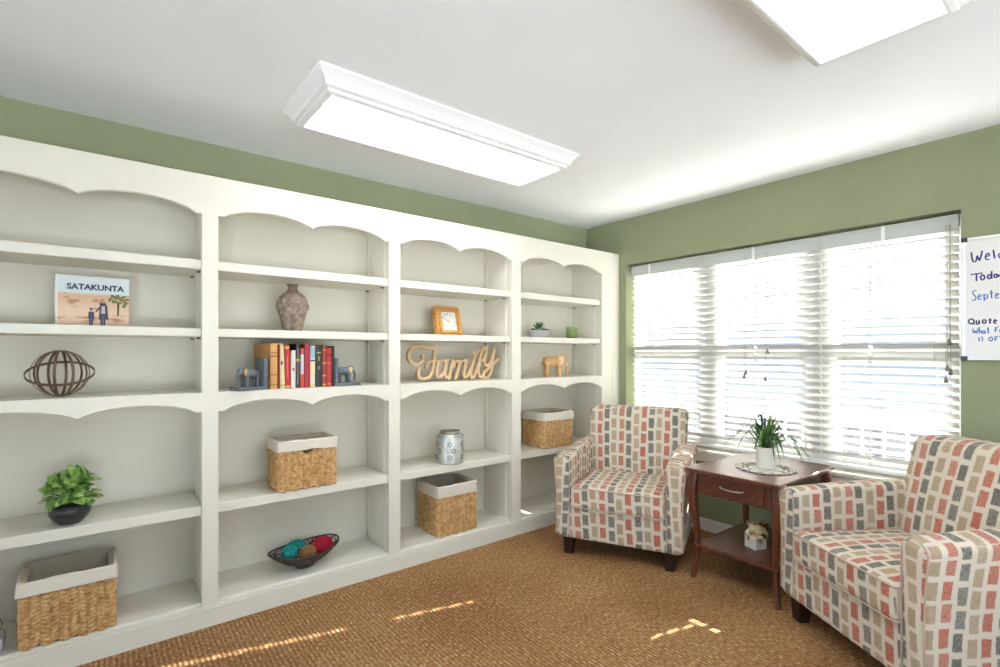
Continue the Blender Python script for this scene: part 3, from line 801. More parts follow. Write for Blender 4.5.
tube(bm, [(.100*math.cos(2*PI*i/40), .100*math.sin(2*PI*i/40), .003) for i in range(40)], .003, 6, closed=True)
lathe(bm, [(0, 0), (.078, 0), (.078, .004), (0, .005)], 40)
for i in range(n):
    a = 2*PI*i/n; c = (.128*math.cos(a), .128*math.sin(a)); rot = rnd.uniform(0, 1)
    for k in range(5):
        b = a+2*PI*k/5+rot
        ellipsoid(bm, (c[0]+.013*math.cos(b), c[1]+.013*math.sin(b), .005), (.011, .007, .0045), Matrix.Rotation(b, 3, 'Z'), 8, 5)
    ellipsoid(bm, (c[0], c[1], .008), (.006, .006, .004), None, 8, 5)
    tube(bm, [(.100*math.cos(a), .100*math.sin(a), .003), (c[0], c[1], .003)], .003, 5)
    b = a+PI/n; tube(bm, [(.132*math.cos(a+.12), .132*math.sin(a+.12), .003), (.140*math.cos(b), .140*math.sin(b), .003), (.132*math.cos(a+2*PI/n-.12), .132*math.sin(a+2*PI/n-.12), .003)], .0028, 5)
o = finish('doily', bm, M['lace'], None, (PLC[0]+.005, PLC[1]+.005, TZ)); o.scale = (1.06, 1.06, 1)
tag(o, 'cream crocheted lace doily under the grassy plant on the side table', 'doily')

# white flower arrangement on the table's lower shelf
fl = thing('flower_arrangement', (2.895, 1.318, .196), math.radians(-20), 'cream artificial flowers in a white square pot on the lower shelf', 'flowers')
bm = bmesh.new(); box(bm, -.040, .040, -.040, .040, 0, .075, .003, seg=2); finish('pot', bm, M['whitepot'], fl, smooth=False)
M['petal'] = mat('cream_petal', (238,222,190), .7, rgb2=(226,196,140), nscale=25)
M['olive'] = mat('olive_leaf', (140,142,58), .6, rgb2=(96,104,40), nscale=30)
M['rust'] = mat('rust_leaf', (170,98,48), .7, rgb2=(120,60,34), nscale=30)
def flower(bm, c, r, ax, mi):
    ax = Vector(ax).normalized(); s = ax.orthogonal().normalized(); u = ax.cross(s)
    for ring, (n, k, lift) in enumerate(((6, 1, .25), (5, .7, .7), (3, .4, 1.2))):
        for i in range(n):
            a = 2*PI*(i+.5*ring)/n; d = s*math.cos(a)+u*math.sin(a)+ax*lift
            leaf(bm, Vector(c)+ax*.004*ring, d, ax, r*k, r*k*.42, mi, curl=.2)
bm = bmesh.new()
for c, r, ax in (((-.030, -.026, .094), .052, (-.5, -.7, .6)), ((.018, -.030, .092), .046, (.35, -.8, .6)), ((.0, .02, .120), .040, (.1, -.3, 1))):
    flower(bm, c, r, ax, 0)
for i in range(22):
    a = rnd.uniform(0, 2*PI); leaf(bm, (.02*math.cos(a), .02*math.sin(a), .080), (math.cos(a), math.sin(a), rnd.uniform(-.1, .9)), (0, 0, 1), rnd.uniform(.065, .09), .014, 1, .3)
for i in range(8):
    a = rnd.uniform(-1.0, .6); leaf(bm, (.025, .01, .10), (math.cos(a), math.sin(a), rnd.uniform(.2, .9)), (0, 0, 1), rnd.uniform(.06, .085), .010, 2, .2)
finish('blossoms', bm, [M['petal'], M['olive'], M['rust']], fl)

# ---------------------------------------------------------------- whiteboard
WBX = XW
wb = thing('whiteboard', (WBX, .538-.46, 1.257), 0, 'whiteboard with blue and purple handwriting beside the window', 'whiteboard')
def wloc(bm): return move(bm, (-WBX, -(.538-.46), -1.257))
Y0w, Y1w, Z0w, Z1w = .538-.92, .538, 1.257, 1.878
M['board'] = mat('whiteboard_enamel', (222,220,218), .25)
M['alu'] = mat('aluminium', (214,214,212), .35, .6)
M['corner'] = mat('dark_plastic', (62,62,66), .5)
bm = bmesh.new(); box(bm, WBX-.010, WBX-.001, Y0w+.01, Y1w-.01, Z0w+.01, Z1w-.01); finish('writing_surface', wloc(bm), M['board'], wb, smooth=False)
bm = bmesh.new()
box(bm, WBX-.016, WBX-.001, Y1w-.018, Y1w, Z0w, Z1w, .002); box(bm, WBX-.016, WBX-.001, Y0w, Y0w+.018, Z0w, Z1w, .002)
box(bm, WBX-.016, WBX-.001, Y0w+.018, Y1w-.018, Z0w, Z0w+.014, .002); box(bm, WBX-.016, WBX-.001, Y0w+.018, Y1w-.018, Z1w-.014, Z1w, .002)
finish('frame', wloc(bm), M['alu'], wb, smooth=False)
for yy in (Y1w-.024, Y0w-.003):
    for zz in (Z0w-.003, Z1w-.021):
        bm = bmesh.new(); box(bm, WBX-.019, WBX-.0005, yy, yy+.027, zz, zz+.024, .004, seg=3); finish('corner_cap', wloc(bm), M['corner'], wb, smooth=False)
M['navy'] = mat('navy_ink', (44,38,120), .5); M['blue'] = mat('blue_ink', (62,108,176), .5); M['purple'] = mat('purple_ink', (60,32,84), .5)
for nm, S, m_, r_ in [('handwritten_word',)+q for q in ((INK_NAVY[:4], 'navy', .0035), (INK_NAVY[4:], 'navy', .0035), (INK_BLUE[:7], 'blue', .0030), (INK_BLUE[7:13], 'blue', .0026), (INK_BLUE[13:17], 'blue', .0026), (INK_BLUE[17:19], 'blue', .0026), (INK_BLUE[19:], 'blue', .0026), (INK_PURPLE, 'purple', .0034))]:
    bm = bmesh.new()
    for st in S:
        P = smooth_pts([(WBX-.0100, y, z) for y, z in st], 3)
        q = bmesh.new(); tube(q, P, r_, 6)
        for v in q.verts: v.co.x = WBX-.0100+(v.co.x-(WBX-.0100))*.15
        join_into(bm, q)
    finish(nm, wloc(bm), M[m_], wb)
# ================================================================ things on the shelves
ZB, ZL, ZM, ZU = .112, .570, 1.107, 1.411     # bottom board, low shelf, fixed shelf, upper shelf

# ---- woven baskets
M['hyacinth'] = mat('water_hyacinth', (216,180,126), .7, rgb2=(178,130,78), nscale=55, bump=.3)
M['reed_shade'] = mat('reed_gap_shade', (110,76,44), .9)  # backing darkened to paint in the shade between strands
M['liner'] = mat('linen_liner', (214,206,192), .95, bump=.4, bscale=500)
M['liner_shade'] = mat('linen_inside_shade', (182,172,152), .95, bump=.4, bscale=500)  # same linen, darkened to paint in the shade inside the basket
def basket(loc, rz, w, d, h, cuff, label, grip=False, seed=1, flare=.0, drop=0.0):
    t = thing('storage_basket', loc, rz, label, 'basket', 'woven water hyacinth baskets on the bookcase')
    r = random.Random(seed); bm = bmesh.new()
    hx, hy = w/2, d/2; zt = h-.012
    inset = .010
    # solid wall behind the braid
    for (a, b, c, e) in ((-hx+inset, hx-inset, -hy+inset, -hy+inset+.006), (-hx+inset, hx-inset, hy-inset-.006, hy-inset), (-hx+inset, -hx+inset+.006, -hy+inset, hy-inset), (hx-inset-.006, hx-inset, -hy+inset, hy-inset)):
        box(bm, a, b, c, e, .002, zt, mi=1)
    box(bm, -hx+inset, hx-inset, -hy+inset, hy-inset, .002, .008)
    # braided strands, neighbouring columns leaning opposite ways
    def strand(c, nrm, tan, ln, rad, lean):
        n = Vector(nrm); t_ = Vector(tan); z = Vector((0, 0, 1))
        dr = (t_*math.cos(lean)+z*math.sin(lean)); sd = n.cross(dr)
        c = Vector(c); rows = []
        K = 5
        for i in range(K):
            u = i/(K-1); k = [.35, .9, 1.0, .85, .3][i]
            p = c + dr*ln*(u-.5) + n*(.0085*math.sin(PI*u)-.0028)
            rows.append([bm.verts.new(p + (sd*math.cos(q)*rad*k + n*math.sin(q)*rad*.85*k)) for q in (-.35, .75, PI/2, PI-.75, PI+.35)])
        for A, B in zip(rows, rows[1:]):
            for j in range(4): bm.faces.new((A[j], A[j+1], B[j+1], B[j]))
    pitch = .0172; cw = .0300
    for (n, tan, L, off) in (((0,-1,0), (1,0,0), w, hy-inset+.002), ((0,1,0), (-1,0,0), w, hy-inset+.002), ((-1,0,0), (0,-1,0), d, hx-inset+.002), ((1,0,0), (0,1,0), d, hx-inset+.002)):
        N_ = Vector(n); T_ = Vector(tan); nc = max(1, round((L-.012)/cw)); c_ = (L-.012)/nc
        for i in range(nc):
            for j in range(int(zt/pitch)+1):
                z = .006 + j*pitch + (.5*pitch if i % 2 else 0)
                if z > zt: continue
                u = -(L-.012)/2 + (i+.5)*c_
                if grip and n == (0,-1,0) and abs(u) < .038 and h-cuff-.020 < z < h-cuff+.004: continue
                strand(N_*off+T_*u+Vector((0, 0, z)) + N_*r.uniform(-.001, .001), n, tan, c_*1.5, pitch*.56*r.uniform(.9, 1.12), (.42 if i % 2 else -.42)+r.uniform(-.08, .08))
    for sx in (-1, 1):
        for sy in (-1, 1): tube(bm, [(sx*(hx-.007), sy*(hy-.007), .002), (sx*(hx-.007), sy*(hy-.007), zt)], .0065, 6)
    finish('woven_body', bm, [M['hyacinth'], M['reed_shade']], t)
    # folded-over liner: inside walls, rolled rim, outside cuff
    bm = bmesh.new(); N = 44
    def loop(ax, ay, z, wob=0.0, dz=0.0):
        out = []
        corner = .014
        per = []
        for (cx, cy, a0) in ((ax-corner, ay-corner, 0), (-ax+corner, ay-corner, 90), (-ax+corner, -ay+corner, 180), (ax-corner, -ay+corner, 270)):
            for a in (0, 45, 90): per.append((cx+corner*math.cos(math.radians(a0+a)), cy+corner*math.sin(math.radians(a0+a))))
        dense = []
        for i in range(len(per)):
            A = per[i]; B = per[(i+1) % len(per)]; m = 1 if i % 3 != 2 else 9
            for k in range(m): dense.append((A[0]+(B[0]-A[0])*k/m, A[1]+(B[1]-A[1])*k/m))
        for (x, y) in dense:
            q = mnoise.noise(Vector((x*22+seed, y*22, z*14)))
            out.append(bm.verts.new((x*(1+wob*q), y*(1+wob*q), z+dz*q)))
        return out
    g = .006
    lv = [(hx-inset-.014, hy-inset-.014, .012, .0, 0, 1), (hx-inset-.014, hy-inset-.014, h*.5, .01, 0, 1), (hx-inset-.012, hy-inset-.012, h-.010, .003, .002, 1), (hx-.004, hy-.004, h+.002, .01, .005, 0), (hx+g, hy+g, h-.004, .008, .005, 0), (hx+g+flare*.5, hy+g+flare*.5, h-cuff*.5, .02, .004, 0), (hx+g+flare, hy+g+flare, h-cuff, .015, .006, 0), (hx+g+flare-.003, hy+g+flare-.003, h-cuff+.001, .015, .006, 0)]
    rings = [loop(*q[:3], wob=q[3], dz=q[4]) for q in lv]
    for k, (A, B) in enumerate(zip(rings, rings[1:])):
        n = len(A)
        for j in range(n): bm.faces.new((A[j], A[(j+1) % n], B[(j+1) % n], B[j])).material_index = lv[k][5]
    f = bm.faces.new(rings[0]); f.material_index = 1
    finish('fabric_liner', bm, [M['liner'], M['liner_shade']], t)
    return t
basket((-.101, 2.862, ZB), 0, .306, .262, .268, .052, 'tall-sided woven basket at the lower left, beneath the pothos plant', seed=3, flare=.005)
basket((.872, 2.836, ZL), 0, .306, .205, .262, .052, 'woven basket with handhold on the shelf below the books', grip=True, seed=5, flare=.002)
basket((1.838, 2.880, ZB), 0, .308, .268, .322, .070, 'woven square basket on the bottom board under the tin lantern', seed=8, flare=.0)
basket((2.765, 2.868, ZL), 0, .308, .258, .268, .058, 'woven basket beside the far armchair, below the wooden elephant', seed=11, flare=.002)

# ---- landscape picture book
bk = thing('picture_book', (-.150, 2.905, ZU), math.radians(2.0), 'landscape picture book with a beach photo cover standing on the shelf', 'book')
BW, BH, BT = .256, .226, .022
M['pages'] = mat('page_edges', (236,230,216), .8)
M['cov_white'] = mat('cover_white', (230,228,224), .4)
def sky():
    m = bpy.data.materials.new('cover_photo'); m.use_nodes = True; nt = m.node_tree; N = nt.nodes; L = nt.links; b = N['Principled BSDF']
    tc = N.new('ShaderNodeTexCoord'); sp = N.new('ShaderNodeSeparateXYZ'); L.new(tc.outputs['Object'], sp.inputs[0])
    rp = N.new('ShaderNodeValToRGB'); e = rp.color_ramp.elements
    e[0].position = 0; e[0].color = lin((214,182,156)); e[1].position = 1; e[1].color = lin((216,224,226))
    for p, c in ((.30, (222,192,164)), (.61, (206,170,140)), (.655, (214,184,158)), (.665, (208,222,226))): x = e.new(p); x.color = lin(c)
    mr = N.new('ShaderNodeMapRange'); mr.inputs[1].default_value = 0; mr.inputs[2].default_value = BH
    nz = N.new('ShaderNodeTexNoise'); nz.inputs['Scale'].default_value = 25; mp = N.new('ShaderNodeMapping'); mp.inputs['Scale'].default_value = (.5, 1, 1.6); L.new(tc.outputs['Object'], mp.inputs[0]); L.new(mp.outputs[0], nz.inputs['Vector'])
    L.new(sp.outputs[2], mr.inputs[0]); L.new(mr.outputs[0], rp.inputs[0])
    r2_ = N.new('ShaderNodeValToRGB'); r2_.color_ramp.elements[0].position = .36; r2_.color_ramp.elements[0].color = lin((214,186,164)); r2_.color_ramp.elements[1].position = .46; r2_.color_ramp.elements[1].color = (1,1,1,1); L.new(nz.outputs[0], r2_.inputs[0])
    mx = N.new('ShaderNodeMix'); mx.data_type = 'RGBA'; mx.blend_type = 'MULTIPLY'; L.new(rp.outputs[0], mx.inputs[6]); L.new(r2_.outputs[0], mx.inputs[7])
    lt = N.new('ShaderNodeMath'); lt.operation = 'LESS_THAN'; L.new(mr.outputs[0], lt.inputs[0]); lt.inputs[1].default_value = .655; L.new(lt.outputs[0], mx.inputs[0])
    L.new(mx.outputs[2], b.inputs['Base Color']); b.inputs['Roughness'].default_value = .35
    return m
M['photo'] = sky()
for n_, c_ in (('title_navy', (34,48,92)), ('coat', (70,52,56)), ('jeans', (52,72,104)), ('skin', (196,128,100)), ('tree', (112,116,54)), ('scarf', (44,44,84)), ('vest', (180,176,186)), ('trunk', (66,50,40)), ('toy', (210,120,90)), ('boycoat', (48,58,92))): M[n_] = mat(n_, c_, .5)
# local frame: x along the cover, y towards the wall, z up
bm = bmesh.new(); box(bm, 0, BW, 0, .0022, 0, BH, .0006); cv = finish('front_cover', bm, M['photo'], bk, smooth=False)
bm = bmesh.new(); box(bm, 0, BW, BT-.0022, BT, 0, BH, .0006); finish('back_cover', bm, M['cov_white'], bk, smooth=False)
bm = bmesh.new(); box(bm, -.003, .0, 0, BT, 0, BH, .0008); box(bm, .001, .005, -.0012, .0005, 0, BH); finish('spine', bm, M['cov_white'], bk, smooth=False)
bm = bmesh.new(); box(bm, .001, BW-.004, .0024, BT-.0024, .004, BH-.004); finish('pages', bm, M['pages'], bk, smooth=False)
tb = text_bm('SATAKUNTA', .0345, .0004, bold=.035)
for v in tb.verts: v.co = Vector((v.co.x*1.0+.0, v.co.y, v.co.z))
tb.transform(Matrix.Translation((.136, -.0006, .166)) @ Matrix.Rotation(PI/2, 4, 'X')); finish('title_lettering', tb, M['title_navy'], cv, smooth=False)
bm = bmesh.new()
def blob(bm, x, z, rx, rz, mi, y=-.0008): 
    vs = [bm.verts.new((x+rx*math.cos(2*PI*j/12), y, z+rz*math.sin(2*PI*j/12))) for j in range(12)]; bm.faces.new(vs).material_index = mi
def quad(bm, pts, mi, y=-.0008):
    bm.faces.new([bm.verts.new((x, y, z)) for x, z in pts]).material_index = mi
# woman, boy and a pine
quad(bm, [(.212,.055),(.218,.055),(.220,.115),(.212,.115)], 6)
for i in range(26):
    a = rnd.uniform(0, 2*PI); q = rnd.random()**.5; blob(bm, .214+.038*q*math.cos(a), .125+.036*q*math.sin(a), .007, .005, 4)
quad(bm, [(.152,.008),(.160,.008),(.160,.062),(.150,.062)], 1, -.0010); quad(bm, [(.162,.008),(.169,.008),(.171,.062),(.160,.062)], 1, -.0010)
quad(bm, [(.145,.034),(.152,.034),(.157,.104),(.150,.100)], 0, -.0011); quad(bm, [(.170,.034),(.180,.036),(.176,.100),(.167,.104)], 0, -.0011)
quad(bm, [(.152,.060),(.170,.060),(.168,.100),(.154,.100)], 3, -.0010); blob(bm, .160,.104,.012,.009, 5, -.0012); blob(bm, .160,.117,.007,.009, 2, -.0013); blob(bm, .158,.119,.006,.009, 5, -.0012)
quad(bm, [(.149,.094),(.152,.088),(.136,.064),(.133,.067)], 0, -.0012)
quad(bm, [(.112,.008),(.118,.008),(.118,.038),(.111,.038)], 1, -.0010); quad(bm, [(.119,.008),(.125,.008),(.127,.038),(.119,.038)], 1, -.0010)
quad(bm, [(.108,.036),(.130,.036),(.129,.068),(.110,.068)], 7, -.0010); blob(bm, .119,.077,.006,.008, 2, -.0011); blob(bm, .119,.082,.006,.004, 7, -.0012)
quad(bm, [(.094,.036),(.110,.036),(.110,.046),(.094,.046)], 8, -.0010)
finish('cover_picture', bm, [M['coat'], M['jeans'], M['skin'], M['vest'], M['tree'], M['scarf'], M['trunk'], M['boycoat'], M['toy']], cv, smooth=False)

# ---- banded metal orb
orb = thing('decorative_orb', (-.132, 2.850, ZM), 0, 'openwork bronze metal orb with a tilted ring on the shelf', 'ornament')
M['bronze'] = mat('aged_bronze', (138,114,92), .42, .6, rgb2=(88,70,56), nscale=12)
def band(bm, C, R, e1, e2, width, th, n=48, a0=0, a1=2*PI):
    e3 = e1.cross(e2).normalized(); rows = []; closed = abs(a1-a0-2*PI) < 1e-6
    k = n if closed else n+1
    for i in range(k):
        a = a0+(a1-a0)*i/n; d = e1*math.cos(a)+e2*math.sin(a)
        rows.append([bm.verts.new(C+d*(R+q)+e3*w_) for q, w_ in ((0, -width/2), (th, -width/2), (th, width/2), (0, width/2))])
    for i in range(n):
        A = rows[i]; B = rows[(i+1) % k]
        for j in range(4): bm.faces.new((A[j], A[(j+1) % 4], B[(j+1) % 4], B[j]))
Rr = .098; Cc = Vector((0, 0, .1005))
for i in range(5):
    bm = bmesh.new(); a = PI*i/5+.16
    band(bm, Cc, Rr-.0025+.0002*i, Vector((math.cos(a), math.sin(a), 0)), Vector((0, 0, 1)), .010, .0026); finish('metal_band', bm, M['bronze'], orb, smooth=False)
bm = bmesh.new(); e1 = Vector((1, .045, .05)).normalized(); e2 = Vector((-.045, 1, .44)).normalized()
band(bm, Cc, Rr+.014, e1, e2, .010, .0028, 60); finish('ring', bm, M['bronze'], orb, smooth=False)

# ---- pothos in a black bowl
pp = thing('potted_plant', (-.100, 2.815, ZL), 0, 'leafy pothos in a black rounded pot on the left bookcase shelf', 'plant')
bm = bmesh.new(); lathe(bm, [(0,0), (.032,0), (.038,.003), (.056,.020), (.070,.044), (.072,.060), (.063,.080), (.052,.088), (.049,.087), (.047,.078), (0,.078)], 40, sx=1.0, sy=.95); finish('pot', bm, M['blackpot'], pp)
bm = bmesh.new(); lathe(bm, [(.051,.074), (.03,.080), (0,.082)], 20, sy=.92); finish('soil', bm, M['soil'], pp)
bm = bmesh.new(); r3 = random.Random(12)
for i in range(150):
    a = r3.uniform(0, 2*PI); el = r3.uniform(-.15, 1.45); R_ = r3.uniform(.035, .072)
    c = Vector((R_*math.cos(a)*math.cos(el)*1.1, R_*math.sin(a)*math.cos(el)*1.0, .110+R_*math.sin(el)*1.45))
    d = Vector((math.cos(a)*math.cos(el)+r3.uniform(-.4,.4), math.sin(a)*math.cos(el)+r3.uniform(-.4,.4), math.sin(el)*.7+r3.uniform(-.1,.35)))
    if i % 2 == 0: tube(bm, smooth_pts([(r3.uniform(-.02,.02), r3.uniform(-.02,.02), .078), (c.x*.5, c.y*.5, .06+c.z*.45), tuple(c)], 3), .0014, 4, mi=1)
    leaf(bm, c, d, (math.cos(a)*.5, math.sin(a)*.5, .6), r3.uniform(.034, .048), r3.uniform(.017, .024), r3.choice((0, 0, 0, 1)), curl=r3.uniform(.2, .7))
finish('foliage', bm, [M['pothos'], M['pothos2']], pp)

# ---- carved vase
va = thing('vase', (.828, 2.868, ZU), 0, 'brown carved stoneware vase alone on the shelf above the books', 'vase')
M['vase'] = mat('carved_stoneware', (150,131,116), .5, rgb2=(98,84,75), nscale=38, bump=.8, bscale=90)
bm = bmesh.new(); prof = smooth_pts([(.050,0,0), (.053,0,.012), (.066,0,.070), (.079,0,.120), (.083,0,.150), (.076,0,.185), (.054,0,.210), (.032,0,.226), (.025,0,.242), (.026,0,.254), (.032,0,.262)], 6)
P_ = [(0,0)]+[(p.x, p.z) for p in prof]+[(.032,.266), (.024,.264), (.021,.245), (.022,.225), (0,.22)]
lathe(bm, P_, 48)
finish('vase_body', bm, M['vase'], va)
bm = bmesh.new(); r4 = random.Random(3)
for i in range(16):
    a = i*2*PI/16+r4.uniform(-.12,.12); z = r4.choice((.115,.14,.165,.185)); R_ = {.115:.079,.14:.0835,.165:.082,.185:.077}[z]
    for k in range(6):
        b = 2*PI*k/6+r4.random(); dz = .011*math.sin(b); da = .011*math.cos(b)/R_
        ellipsoid(bm, (R_*math.cos(a+da), R_*math.sin(a+da), z+dz), (.0055, .0085, .0060), Matrix.Rotation(a+da, 3, 'Z'), 7, 5)
    ellipsoid(bm, (R_*math.cos(a), R_*math.sin(a), z), (.0075, .006, .006), None, 7, 5)
for i in range(9):
    a = i*2*PI/9; pts = [((.0815-.006*abs(k-2)*.6)*math.cos(a+.09*k), (.0815-.006*abs(k-2)*.6)*math.sin(a+.09*k), .10+.02*k) for k in range(5)]
    tube(bm, smooth_pts(pts, 3), .0038, 5)
va.scale = (.96, .96, .975); finish('relief_flowers', bm, mat('relief_highlight', (178,162,150), .5, rgb2=(120,104,94), nscale=60), va)  # raised flowers lightened to paint in their highlights

# ---- upright books between the bookends
GB = 'upright books between the elephant bookends'
def upright(x0, x1, h, d, cols, label, lean=0.0, bands=(), sticker=None, y=0.0):
    w = x1-x0-.0006
    t = thing('book', (x0+.0003, 2.775+y, ZM), 0, label, 'book', GB)
    if lean: t.rotation_euler = (0, math.radians(lean), 0)
    m_ = M.setdefault('bk%s' % (cols,), mat('book_cloth', cols, .5, noise=.1, nscale=40))
    c = .0022
    bm = bmesh.new(); box(bm, 0, c, 0, d, 0, h, .0006); box(bm, w-c, w, 0, d, 0, h, .0006)
    n = 6; V = []
    for i in range(n+1):  # rounded spine
        u = i/n; x = u*w; yy = -.004*math.sin(PI*u)
        V.append([bm.verts.new((x, yy, z)) for z in (0, h)] + [bm.verts.new((x, yy+.003, z)) for z in (h, 0)])
    for A, B in zip(V, V[1:]):
        for j in range(4): bm.faces.new((A[j], B[j], B[(j+1) % 4], A[(j+1) % 4]))
    bm.faces.new(V[0]); bm.faces.new(V[-1])
    cv_ = finish('cover', bm, m_, t, smooth=False)
    bm = bmesh.new(); box(bm, c, w-c, .002, d-.003, .003, h-.003); finish('pages', bm, M['pages'], t, smooth=False)
    for (z0, z1, col_, *rest) in bands:
        a, b = rest if rest else (.0, 1.0)
        k_ = 'bd%s' % (col_,)
        if k_ not in M: M[k_] = mat('spine_print', col_, .5)
        bm = bmesh.new(); pv = None
        for i in range(5):
            u = a+(b-a)*i/4; yy = -.004*math.sin(PI*u)-.0006; row = [bm.verts.new((u*w, yy, z0*h)), bm.verts.new((u*w, yy, z1*h))]
            if pv: bm.faces.new((pv[0], row[0], row[1], pv[1]))
            pv = row
        finish('spine_print', bm, M[k_], cv_, smooth=False)
    return t
gold = (208,168,96)
upright(.686,.7215,.237,.220,(208,154,92),'thick tan book at the left end of the row', y=-.018, bands=((.78,.80,(120,80,40)),(.30,.32,(120,80,40)),(.70,.73,(120,80,40)),(.08,.10,(120,80,40)))).rotation_euler = (0, 0, math.radians(8))
upright(.7225,.7365,.230,.170,(122,38,34),'slim dark red book between the tan and cream books', y=-.004)
upright(.7375,.7635,.239,.160,(226,206,160),'leaning cream book near the left end of the row', lean=-2.0, bands=((.52,.60,(90,78,60),.3,.7),(.05,.09,(200,170,110))))
upright(.765,.7905,.229,.165,(186,40,40),'bright red book with gold top band beside the cream one', lean=-1.5, bands=((.91,.96,(220,180,80)),(.02,.06,(220,180,80)),(.25,.75,(214,92,70),.35,.6)))
upright(.7925,.8165,.201,.150,(222,214,204),'short white book with a small red mark on its spine', bands=((.46,.53,(160,40,60),.3,.7),))
upright(.8185,.8385,.236,.160,(46,44,44),'narrow black book right of the short white one', bands=((.1,.9,(150,150,140),.35,.5),(.60,.66,(190,170,90))))
upright(.8405,.8605,.213,.150,(196,74,66),'red book with a pale blue spine panel', bands=((.34,.84,(186,206,220),.1,.9),))
upright(.8625,.8905,.235,.165,(166,40,52),'plain crimson book in the middle of the row', bands=())
upright(.8925,.9195,.227,.165,(206,210,204),'pale book with blue and cream patches', bands=((.70,.95,(150,178,190)),(.25,.60,(214,200,160)),(.03,.10,(220,196,120)),(.62,.66,(60,80,110))))
upright(.9215,.9565,.231,.170,(44,40,40),'thick black book with faint gold figures', bands=((.62,.74,(150,120,70),.35,.65),(.42,.50,(120,110,96),.3,.7),(.80,.83,gold,.2,.8)))
upright(.9585,.9795,.232,.160,(150,60,50),'brick red book with gold bands', bands=((.86,.88,gold),(.55,.58,gold),(.25,.28,gold),(.04,.07,gold)))
upright(.9815,1.0105,.215,.165,(178,36,38),'glossy red book near the right end of the row', bands=((.78,.86,(120,24,28),.1,.9),(.60,.62,gold,.15,.85),(.06,.08,gold,.15,.85)))
upright(1.0125,1.0265,.226,.175,(34,30,32),'thin black book against the right bookend', bands=())

# ---- elephant bookends and the carved elephant
M['slate'] = mat('slate_grey_resin', (98,104,112), .5, noise=.15, nscale=30)
M['gold'] = mat('gold_leaf', (222,186,116), .4, .3)
M['earwood'] = mat('pale_ear_wood', (226,194,150), .55)
M['carvedwood'] = mat('carved_pale_wood', (214,174,122), .55, rgb2=(188,142,92), nscale=14, stretch=(1,1,4))
def elephant_bm(s=1.0, head_turn=0.0, ears=True, voxel=.0035):
    """elephant facing +x, feet on z=0, about 1 unit = full length"""
    bm = bmesh.new()
    def E(c, r, rot=None): ellipsoid(bm, Vector(c)*s, tuple(v*s for v in r), rot, 16, 10)
    E((-.08,0,.57), (.36,.215,.205)); E((.12,0,.58), (.24,.20,.205)); E((-.24,0,.55), (.21,.19,.21))
    for x, y in ((.20,.11), (.20,-.11), (-.28,.11), (-.28,-.11)):
        dx = .03 if y < 0 else -.03
        tube(bm, [((x+dx)*s, y*s, .50*s), ((x+dx)*s, y*s, .25*s), ((x+dx+.012)*s, y*s, .004*s)], [.105*s, .070*s, .076*s], 12)
    E((.38,0,.66), (.165,.145,.18)); E((.33,0,.78), (.11,.11,.07))
    tube(bm, [Vector(p)*s for p in smooth_pts([(.44,0,.60), (.535,0,.47), (.555,0,.30), (.53,0,.16), (.565,0,.10), (.62,0,.13)], 5)], [v*s for v in [.085,.083,.08,.077,.074,.071,.068,.065,.062,.059,.056,.053,.05,.047,.045,.043,.041,.04,.039,.038,.037,.036,.036,.035,.034,.033]][:26], 10)
    tube(bm, [Vector(p)*s for p in ((-.44,0,.56), (-.48,0,.42), (-.475,0,.26))], [.022*s, .015*s, .02*s], 8)
    if ears:
        for sy in (-1, 1):
            E((.27, sy*.155, .60), (.115,.028,.175), Matrix.Rotation(sy*.35, 3, 'Z')); E((.24, sy*.175, .66), (.085,.025,.10), Matrix.Rotation(sy*.4, 3, 'Z'))
    return fuse(bm, voxel, 3)
el = thing('elephant_figurine', (2.812, 2.850, ZM), math.radians(-38), 'carved pale wood elephant on the shelf above the corner basket', 'ornament')
ebm = elephant_bm(.205, ears=False, voxel=.0028); finish('body', ebm, M['carvedwood'], el)
for sy in (-1, 1):
    bm = bmesh.new(); s = .205
    ellipsoid(bm, Vector((.27, sy*.165, .62))*s, (.14*s, .03*s, .19*s), Matrix.Rotation(sy*.45, 3, 'Z'), 14, 10); ellipsoid(bm, Vector((.25, sy*.17, .70))*s, (.10*s, .024*s, .09*s), Matrix.Rotation(sy*.45, 3, 'Z'), 12, 8)
    finish('ear', fuse(bm, .0016, 2), M['earwood'], el)
    bm = bmesh.new(); tube(bm, [Vector(p)*s for p in ((.46, sy*.07, .52), (.53, sy*.085, .44), (.60, sy*.085, .44))], [.02*s, .016*s, .006*s], 6); finish('tusk', bm, M['pages'], el)
    bm = bmesh.new(); ellipsoid(bm, Vector((.455, sy*.112, .66))*s, (.014*s,)*3, None, 8, 6); finish('eye', bm, M['leg_dark'], el)

def bookend(loc, mirror, label, rz=0):
    t = thing('bookend', loc, rz, label, 'bookend', 'slate elephant bookends')
    k = -1 if mirror else 1
    # upright slab at x=0 towards the books, base running away from them
    def X(a, b): return (min(a*k, b*k), max(a*k, b*k))
    bm = bmesh.new(); x0, x1 = X(-.150, 0); box(bm, x0, x1, 0, .085, 0, .018, .002); finish('base', bm, M['slate'], t, smooth=False)
    bm = bmesh.new(); x0, x1 = X(-.020, 0); box(bm, x0, x1, 0, .085, .018, .158, .002); finish('slab', bm, M['slate'], t, smooth=False)
    s = .115
    e = elephant_bm(s, ears=False, voxel=.0028)
    e.transform(Matrix.Translation((-k*.070, .045, .0175)) @ Matrix.Rotation(PI if not mirror else 0, 4, 'Z'))
    o = finish('elephant', e, M['slate'], t)
    for sy in (-1, 1):
        bm = bmesh.new(); ellipsoid(bm, (-k*(.070+.25*s), .045+sy*.165*s, .0175+.62*s), (.12*s, .03*s, .17*s), Matrix.Rotation(-k*sy*.4, 3, 'Z'), 14, 10); finish('ear', bm, M['gold'], o)
    return t
